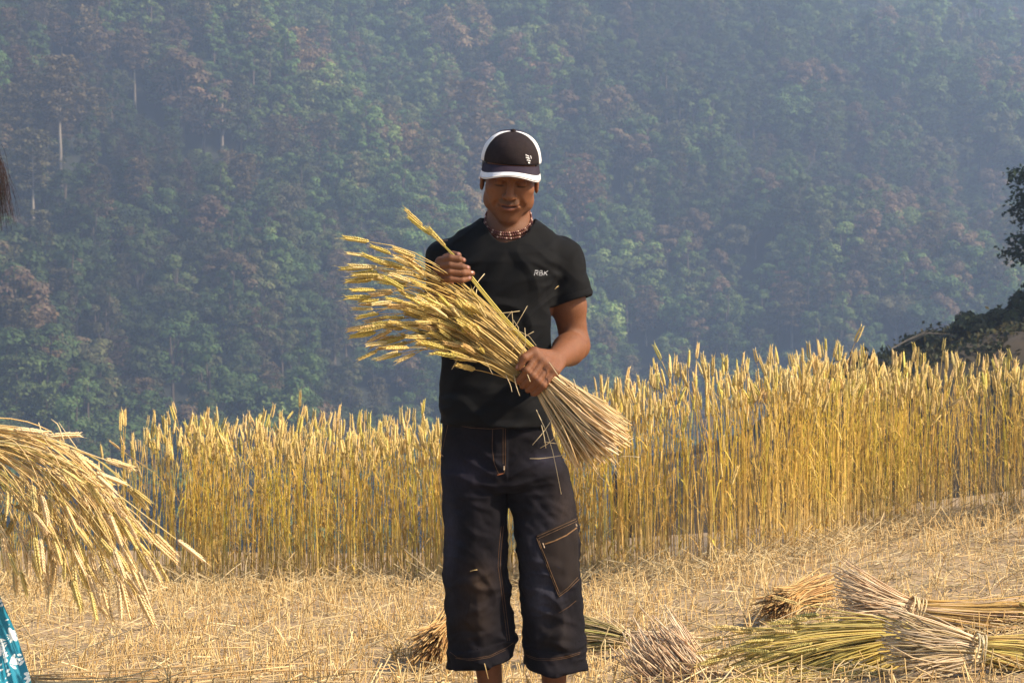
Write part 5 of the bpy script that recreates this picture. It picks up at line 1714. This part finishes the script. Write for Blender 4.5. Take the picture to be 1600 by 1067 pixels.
V, F = sdf_mesh(kr, (wx(-400), yw - .38, gz + .15), (wx(60), yw + .38, 1.44), .006, kpost)
m, n, b = mat_base('teal_print'); M_TEAL = m
g_ = nd(n, 'ShaderNodeNewGeometry')
vo = nd(n, 'ShaderNodeTexVoronoi', Scale=24, Randomness=.6); n.links.new(g_.outputs['Position'], vo.inputs['Vector'])
# petals: radius modulated by the angle round each cell centre
sub = nd(n, 'ShaderNodeVectorMath', operation='SUBTRACT'); 
n.links.new(g_.outputs['Position'], sub.inputs[0]); n.links.new(vo.outputs['Position'], sub.inputs[1])
sp = nd(n, 'ShaderNodeSeparateXYZ'); n.links.new(sub.outputs[0], sp.inputs[0])
at = n.nodes.new('ShaderNodeMath'); at.operation = 'ARCTAN2'; n.links.new(sp.outputs['Z'], at.inputs[0]); n.links.new(sp.outputs['X'], at.inputs[1])
m7 = n.nodes.new('ShaderNodeMath'); m7.operation = 'MULTIPLY'; n.links.new(at.outputs[0], m7.inputs[0]); m7.inputs[1].default_value = 9
sn = n.nodes.new('ShaderNodeMath'); sn.operation = 'SINE'; n.links.new(m7.outputs[0], sn.inputs[0])
ma = n.nodes.new('ShaderNodeMath'); ma.operation = 'MULTIPLY_ADD'; n.links.new(sn.outputs[0], ma.inputs[0]); ma.inputs[1].default_value = .10; n.links.new(vo.outputs['Distance'], ma.inputs[2])
th_ = n.nodes.new('ShaderNodeMapRange'); n.links.new(ma.outputs[0], th_.inputs['Value']); th_.inputs['From Min'].default_value = .36; th_.inputs['From Max'].default_value = .40
n.links.new(mix_rgb(n, (.72, .80, .80), (.0, .17, .27), th_.outputs['Result']), b.inputs['Base Color'])
b.inputs['Roughness'].default_value = .7
put('dress', V, F, M_TEAL, WOM, None, True)
# hair: cap of hair plus loose strands hanging forward
hp = [Ell(hc + [-.012, 0, .012], (.092, .083, .104), None, .01)]
def hpost(p, d):
    q = p - hc
    d = d + .003 * noise3(p * np.array([60, 200, 60]))
    return smax(d, smax(q[..., 0] - .035, -q[..., 2] - .02, .01) if False else (q[..., 0] - .045 - .4 * (q[..., 2])), .01)
V, F = sdf_mesh(hp, hc - .13, hc + .14, .004, hpost)
put('hair', V, F, M_HAIR, WOM, None, True)
bag = Bag()
NSR = 300
a = r.uniform(0, 1, NSR)
st = np.stack([hc[0] + .075 + r.normal(0, .012, NSR), hc[1] + r.uniform(-.09, .05, NSR), hc[2] + .03 + r.normal(0, .02, NSR)], 1)
en = np.stack([wx(-14) + (wx(27) - wx(-14)) * r.beta(1.6, 2.2, NSR), st[:, 1] + r.normal(0, .02, NSR), wz(300) + (wz(372) - wz(300)) * r.beta(1.3, 1.6, NSR)], 1)
t = np.linspace(0, 1, 7)[None, :, None]
mid = np.stack([np.maximum(st[:, 0], en[:, 0]) * .5 + st[:, 0] * .5 + .012, st[:, 1], st[:, 2] - .02], 1)
Ps = st[:, None] * (1 - t) ** 2 + 2 * mid[:, None] * t * (1 - t) + en[:, None] * t ** 2
V, F = tubes(Ps, (np.linspace(1, .35, 7)[None] * .0006) * np.ones((NSR, 1)), 3)
hcol = np.array([[.010, .004, .003], [.028, .007, .004], [.006, .003, .003]])[r.integers(0, 3, NSR)]
put('hair_strands', V, F, tint_mat('dark_red_hair', .5, 0, spec=.2), WOM, np.repeat(hcol, 21, 0), kind='stuff')
# her sheaf
t2 = thing('wheat_sheaf', 'drooping wheat sheaf held out from the left edge by the person in teal', 'wheat sheaf', tuple(whand))
kU = pp([(-92, 672), (-40, 662), (20, 668), (90, 684), (150, 715), (205, 768), (262, 830), (305, 880)], DW - .06, DW - .02)
kA = pp([(-92, 682), (-40, 680), (30, 692), (100, 724), (160, 780), (210, 845), (245, 900), (262, 960)], DW - .06, DW - .04)
kB = pp([(-92, 690), (-40, 694), (20, 712), (80, 760), (125, 820), (160, 880), (185, 930), (200, 980)], DW - .06, DW - .06)
kC = pp([(-92, 700), (-45, 712), (0, 745), (40, 795), (70, 850), (90, 900), (100, 940)], DW - .06, DW - .05)
kD = pp([(-92, 712), (-60, 735), (-30, 775), (-5, 820), (10, 870), (18, 900)], DW - .06, DW - .03)
N3 = 165
u_ = r.beta(.9, 1.15, N3)
Pq = fan_paths(r, [kU, kA, kB, kC, kD], N3, 11, .42, .85, (.03, .13), .012, u=u_, cross=.16)
tq = np.linspace(0, 1, 11)[None]
Pq[..., 2] -= np.minimum(r.gamma(1.5, .012, N3), .05)[:, None] * tq ** 4
Pq[..., 0] -= (r.gamma(1.3, .012, N3))[:, None] * tq ** 5 - r.normal(0, .012, N3)[:, None] * tq ** 3
ex_, ey_ = proj(Pq[:, -1]); kp_ = (ey_ < 925); Pq = Pq[kp_]; N3 = len(Pq)
cs3 = np.array([[.82, .60, .28], [.74, .52, .22], [.86, .66, .34], [.66, .54, .18]])[r.integers(0, 4, N3)] * r.uniform(.75, 1.12, (N3, 1))
add_stalks(r, t2, Pq, cs3, .0018, EAR_PINK, (.72, 1.02), extra_bend=.12)
for g_ in ([(-60, 690), (60, 700), (150, 745), (220, 800), (275, 842)][::1], [(-60, 690), (40, 690), (120, 730), (160, 800), (180, 860), (190, 906)], [(-60, 700), (30, 720), (90, 780), (120, 840), (138, 895)],
           [(-60, 700), (40, 725), (110, 800), (145, 860), (160, 915)], [(-60, 672), (-10, 668), (20, 671)], [(-60, 684), (0, 690), (60, 682), (72, 682)], [(-60, 705), (0, 740), (40, 800), (60, 860)], [(-60, 690), (60, 720), (140, 800), (190, 870), (215, 925)]):
    add_stalks(r, t2, resample(pp(g_, DW - .10, DW - .10), 9)[None], np.array([[.74, .60, .28]]), .0018, EAR_PINK, (.95, 1.12), extra_bend=.02)
Pq = fan_paths(r, [pp([(-92, 682), (-150, 700), (-230, 735)], DW - .06), pp([(-92, 700), (-150, 735), (-220, 790)], DW - .06)], 90, 4, .8, 1.0, (.03, .06), .004)
mass_stalks(r, t2, Pq, np.tile((.70, .55, .30), (90, 1)), .0021)
KP = [resample(pp(k_, DW - .12), 5) for k_ in ([(60, 676), (100, 694), (185, 726)], [(100, 690), (90, 660), (80, 655)], [(120, 700), (100, 672), (92, 660)], [(0, 690), (60, 700), (110, 722)], [(60, 660), (70, 690), (84, 700)])]
add_stalks(r, t2, np.array(KP), np.tile((.82, .68, .40), (len(KP), 1)), .0013, None, name='broken_straw')

# ---- sheaves lying on the field
def gp_(px, py, h=.0): return PG(px, py, h)
def lying(name, label, guides, N, K, f, thick, rad_, cols, seed, ears=None, mass=120, esc=(.85, 1.1), cross=.12, wob=.006, dv=(0, .75, .66), green=0, cat='wheat sheaf', taper=.8, t=None, ename='straw'):
    r = np.random.default_rng(seed)
    if t is None: t = thing(name, label, cat, tuple(guides[0][0]))
    Pq = fan_paths(r, guides, N, K, f[0], f[1], thick, wob, depthv=dv, cross=cross)
    Pq[..., 2] = np.maximum(Pq[..., 2], ground_z(Pq[..., 0], Pq[..., 1]) + .012)
    cols = np.array(cols)
    cs = cols[r.integers(0, len(cols), N)] * r.uniform(.72, 1.14, (N, 1))
    add_stalks(r, t, Pq, cs, rad_, ears, esc, name=ename, taper=taper)
    if mass:
        Pm = fan_paths(r, guides, mass, max(4, K - 2), f[0] * .8, f[1] * .97, (thick[0] * .9, thick[1] * .85), wob, depthv=dv, cross=cross)
        Pm[..., 2] = np.maximum(Pm[..., 2] - .008, ground_z(Pm[..., 0], Pm[..., 1]) + .008)
        mass_stalks(r, t, Pm, cols[r.integers(0, len(cols), mass)] * .75 * r.uniform(.7, 1.0, (mass, 1)), rad_)
    return t
def binding(t, c, ax, rx, n_=7, col=(.76, .60, .34), seed=0, ry=None):
    """twist of straw tied round a sheaf"""
    r = np.random.default_rng(seed)
    ax = np.array(ax, float); ax /= np.linalg.norm(ax)
    u_ = np.cross(ax, [0, 0, 1.0]); u_ /= np.linalg.norm(u_); v_ = np.cross(u_, ax)
    for k in range(n_):
        th = np.linspace(0, 2 * math.pi, 15) + r.uniform(0, 1)
        o_ = (k - n_ / 2) * .006 + r.normal(0, .002)
        R_ = rx * 1.03 + r.uniform(0, .004)
        Pq = np.array(c) + ax * (o_ + .008 * np.sin(th + k))[:, None] + u_ * (R_ * np.cos(th))[:, None] + v_ * ((ry or R_) * np.sin(th))[:, None]
        V_, F_ = tubes(Pq[None], np.full((1, 15), .0030), 4)
        put('binding_straw', V_, F_, M_STRAW, t, np.tile(np.array(col) * r.uniform(.8, 1.1), (len(V_), 1)), True)
TAN = [(.86, .62, .38), (.90, .68, .43), (.76, .53, .32), (.92, .74, .50)]
GOLD = [(.80, .54, .18), (.72, .46, .15), (.84, .60, .24), (.66, .45, .16)]
OLIVE = [(.86, .66, .20), (.78, .62, .17), (.90, .70, .26), (.70, .58, .18)]
PALE = [(.92, .70, .46), (.86, .61, .38), (.94, .78, .55), (.80, .55, .35)]

def plane_pts(lst, dref):
    """pixel polylines laid at one distance from the camera"""
    return [P(x, y, dref) for x, y in lst]
# S1: big bound sheaf upper right
pb = gp_(1430, 990); d1 = pb[1] + 5 - .10
s1 = lying('bound_sheaf', 'big bound sheaf, cut ends fanned to the left, upper right of the pile',
      [plane_pts(l, d1) for l in ([(1432, 944), (1385, 932), (1345, 916), (1305, 903)], [(1432, 952), (1385, 945), (1345, 938), (1308, 930)], [(1430, 960), (1385, 960), (1345, 960), (1315, 956)], [(1428, 966), (1385, 970), (1345, 974), (1325, 978)])],
      130, 5, (.85, 1.0), (.04, .13), .0024, TAN, 301, mass=150, cross=.16, wob=.010)
lying('', '', [plane_pts(l, d1) for l in ([(1430, 944), (1480, 945), (1540, 946), (1620, 944), (1720, 950)], [(1430, 952), (1480, 958), (1540, 966), (1620, 972), (1720, 984)], [(1430, 960), (1480, 972), (1540, 986), (1620, 1000), (1720, 1016)], [(1430, 966), (1470, 984), (1520, 1000), (1600, 1016), (1700, 1030)])],
      120, 7, (.55, .97), (.04, .12), .0022, GOLD + TAN[:1], 302, ears=EARS_HI, mass=150, t=s1, ename='wheat_stalk')
binding(s1, P(1431, 955, d1), (1, 0, -.25), .045, 7, seed=3)
# S3: bound sheaf below it
pb = gp_(1530, 1045); d3 = pb[1] + 5 - .10
s3 = lying('bound_sheaf', 'smaller bound sheaf at the lower right edge, its knot near the frame corner',
      [plane_pts(l, d3) for l in ([(1532, 1003), (1480, 990), (1430, 980), (1388, 968)], [(1532, 1012), (1480, 1008), (1430, 1003), (1380, 998)], [(1530, 1022), (1480, 1022), (1430, 1024), (1378, 1022)], [(1530, 1029), (1480, 1034), (1430, 1040), (1395, 1046)])],
      120, 5, (.8, 1.0), (.038, .11), .0023, [(.76, .58, .35), (.82, .64, .40), (.66, .52, .28), (.86, .68, .46)], 303, mass=130, cross=.18, wob=.010)
lying('', '', [plane_pts(l, d3) for l in ([(1530, 1003), (1570, 1003), (1630, 1008), (1720, 1010)], [(1530, 1012), (1570, 1018), (1630, 1026), (1720, 1035)], [(1530, 1026), (1570, 1036), (1630, 1048), (1720, 1062)])],
      90, 6, (.6, .98), (.038, .10), .0022, GOLD + OLIVE, 304, ears=EAR_GREEN, mass=100, t=s3, ename='wheat_stalk')
binding(s3, P(1531, 1016, d3), (1, 0, -.12), .042, 6, (.72, .62, .40), seed=4)
# S2: greenish sheaf, ears spread towards lower left
pb = gp_(1380, 1040); d2 = pb[1] + 5 - .12
s2 = lying('wheat_sheaf', 'yellow green wheat sheaf spreading its ears to the lower left of the pile',
      [plane_pts(l, d2) for l in ([(1425, 984), (1370, 982), (1290, 986), (1200, 1000), (1120, 1022), (1085, 1036)], [(1425, 990), (1370, 994), (1290, 1008), (1210, 1032), (1140, 1060), (1105, 1080)], [(1425, 998), (1370, 1006), (1300, 1028), (1240, 1058), (1185, 1090)], [(1425, 1006), (1375, 1018), (1325, 1042), (1285, 1072), (1255, 1098)], [(1425, 1014), (1390, 1030), (1362, 1050), (1345, 1080)])],
      220, 9, (.45, .93), (.05, .16), .0022, OLIVE, 305, ears=EAR_GREEN, mass=200, esc=(.85, 1.1), cross=.16, wob=.010, ename='wheat_stalk')
# S4: straw butts standing towards lower middle
pb = gp_(1060, 1062); d4 = pb[1] + 5 - .12
s4 = lying('straw_sheaf', 'pale straw bundle cut off by the lower edge, just right of the man',
      [plane_pts(l, d4) for l in ([(1170, 1105), (1120, 1062), (1080, 1020), (1045, 985)], [(1140, 1115), (1090, 1075), (1050, 1030), (1018, 992)], [(1110, 1120), (1060, 1085), (1020, 1040), (992, 1004)], [(1080, 1125), (1030, 1090), (995, 1055), (972, 1020)])],
      170, 5, (.82, 1.0), (.06, .12), .0024, PALE, 306, mass=160, cross=.20, wob=.012)
# S5: sheaf behind the man
pb = gp_(975, 1022); d5 = pb[1] + 5 - .06
s5 = lying('bound_sheaf', 'bound sheaf lying right behind the legs of the man, partly hidden',
      [plane_pts(l, d5) for l in ([(980, 990), (1020, 992), (1060, 1000), (1100, 1004)], [(980, 998), (1020, 1004), (1060, 1012), (1095, 1018)], [(980, 1008), (1020, 1016), (1055, 1026)])],
      70, 5, (.7, 1.0), (.03, .08), .0023, TAN, 307, mass=80)
lying('', '', [plane_pts(l, d5) for l in ([(980, 990), (940, 978), (900, 970), (860, 968)], [(980, 998), (940, 990), (900, 985), (850, 985)], [(980, 1006), (940, 1006), (900, 1006), (850, 1010)])],
      80, 6, (.6, .98), (.03, .08), .0022, [(.52, .42, .20), (.46, .36, .20), (.40, .38, .12)], 308, ears=EARS_HI, mass=90, t=s5, ename='wheat_stalk')
binding(s5, P(981, 999, d5), (1, 0, -.1), .032, 5, seed=5)
KP = [resample(plane_pts(k_, d5 - .05), 5) for k_ in ([(978, 992), (948, 966), (915, 944)], [(985, 990), (960, 968), (932, 950)], [(1000, 1020), (1040, 1000), (1040, 985)], [(1035, 1060), (1038, 1020), (1040, 988)])]
add_stalks(np.random.default_rng(1), s5, np.array(KP), np.tile((.76, .60, .36), (len(KP), 1)), .0016, None, name='broken_straw')
# S6 and S7: small clumps with cut ends towards the camera
def clump(label, cx_, cy_, wpx, dirv, cols, seed, tail=.1):
    r = np.random.default_rng(seed)
    c = gp_(cx_, cy_ + wpx * .55)
    d = c[1] + 5
    cen = P(cx_, cy_, d)
    t = thing('straw_clump', label, 'straw clump', tuple(c))
    N = 190
    R_ = wpx / FPX * d * .5
    a = r.uniform(0, 6.28, N); rr = np.sqrt(r.uniform(0, 1, N))
    face = np.stack([np.cos(a) * rr * R_, 0 * a, np.sin(a) * rr * R_], 1)
    dirv = np.array(dirv, float); dirv /= np.linalg.norm(dirv)
    K = 5
    tt = np.linspace(0, 1, K)[None, :, None]
    neck = cen + dirv * .11
    front_ = cen + face * 1.05 + np.array([0, -.05, 0]) + r.normal(0, .012, (N, 3)) * [1, 1.6, 1]
    back = neck + face * .42
    end = neck + dirv * (.16 + tail * r.random((N, 1))) + face * .8 + r.normal(0, .02, (N, 3)) + [0, 0, -.03]
    Pq = front_[:, None] * (1 - tt) ** 2 + 2 * back[:, None] * tt * (1 - tt) + end[:, None] * tt ** 2
    Pq[..., 2] = np.maximum(Pq[..., 2], ground_z(Pq[..., 0], Pq[..., 1]) + .01)
    cols = np.array(cols)
    add_stalks(r, t, Pq, cols[r.integers(0, len(cols), N)] * r.uniform(.7, 1.1, (N, 1)), .0024, None, name='straw', taper=1.0)
    return t
ORG = [(.58, .34, .12), (.66, .44, .18), (.48, .27, .10), (.70, .52, .24)]
clump('small orange straw clump lying alone left of the big bound sheaf', 1207, 945, 62, (.62, .74, .12), ORG, 401, .16)
clump('brown straw clump showing its cut ends, against the left trouser leg of the man', 672, 1012, 70, (.25, .75, .22), ORG, 402)
# S8: long straws along the lower left edge
pb = gp_(320, 1064)
s8 = lying('straw_bundle', 'thin bundle of long straws lying along the lower left edge of the photo',
      [[gp_(x, y, h_) for x, y in l] for l, h_ in (([(20, 1062), (200, 1059), (420, 1058), (640, 1062)], .05), ([(20, 1066), (200, 1065), (420, 1063), (640, 1070)], .06), ([(20, 1075), (200, 1074), (420, 1076), (640, 1080)], .05))],
      34, 6, (.35, 1.0), (.03, .09), .0022, [(.80, .56, .26), (.72, .46, .20), (.84, .64, .34)], 309, mass=0, cross=.6, wob=.02)

# chaff caught on the cloth
for k, (a_, b_, T_, lab) in enumerate([((735, 892), (746, 890), JT, 'bit of straw stuck on the left knee of the jeans'), ((757, 1036), (763, 1060), None, 'thin straw standing before the left ankle of the man'), ((866, 452), (872, 447), SHIRT_T, 'speck of chaff on the shirt below the white letters')]):
    pa = on_surf(T_, *a_, .002) if T_ else P(*a_, 4.86); pb_ = on_surf(T_, *b_, .003) if T_ else P(*b_, 4.88)
    if pa is None or pb_ is None: continue
    V, F = tubes(np.stack([pa, (pa + pb_) / 2 + [0, -.001, .001], pb_])[None], np.full((1, 3), .0011), 4, True)
    add('straw_bit', new_mesh('straw_bit', V - pa, F, M_STRAW, False, np.full((len(V), 3), (.80, .60, .28))), loc=tuple(pa), label=lab, cat='straw')
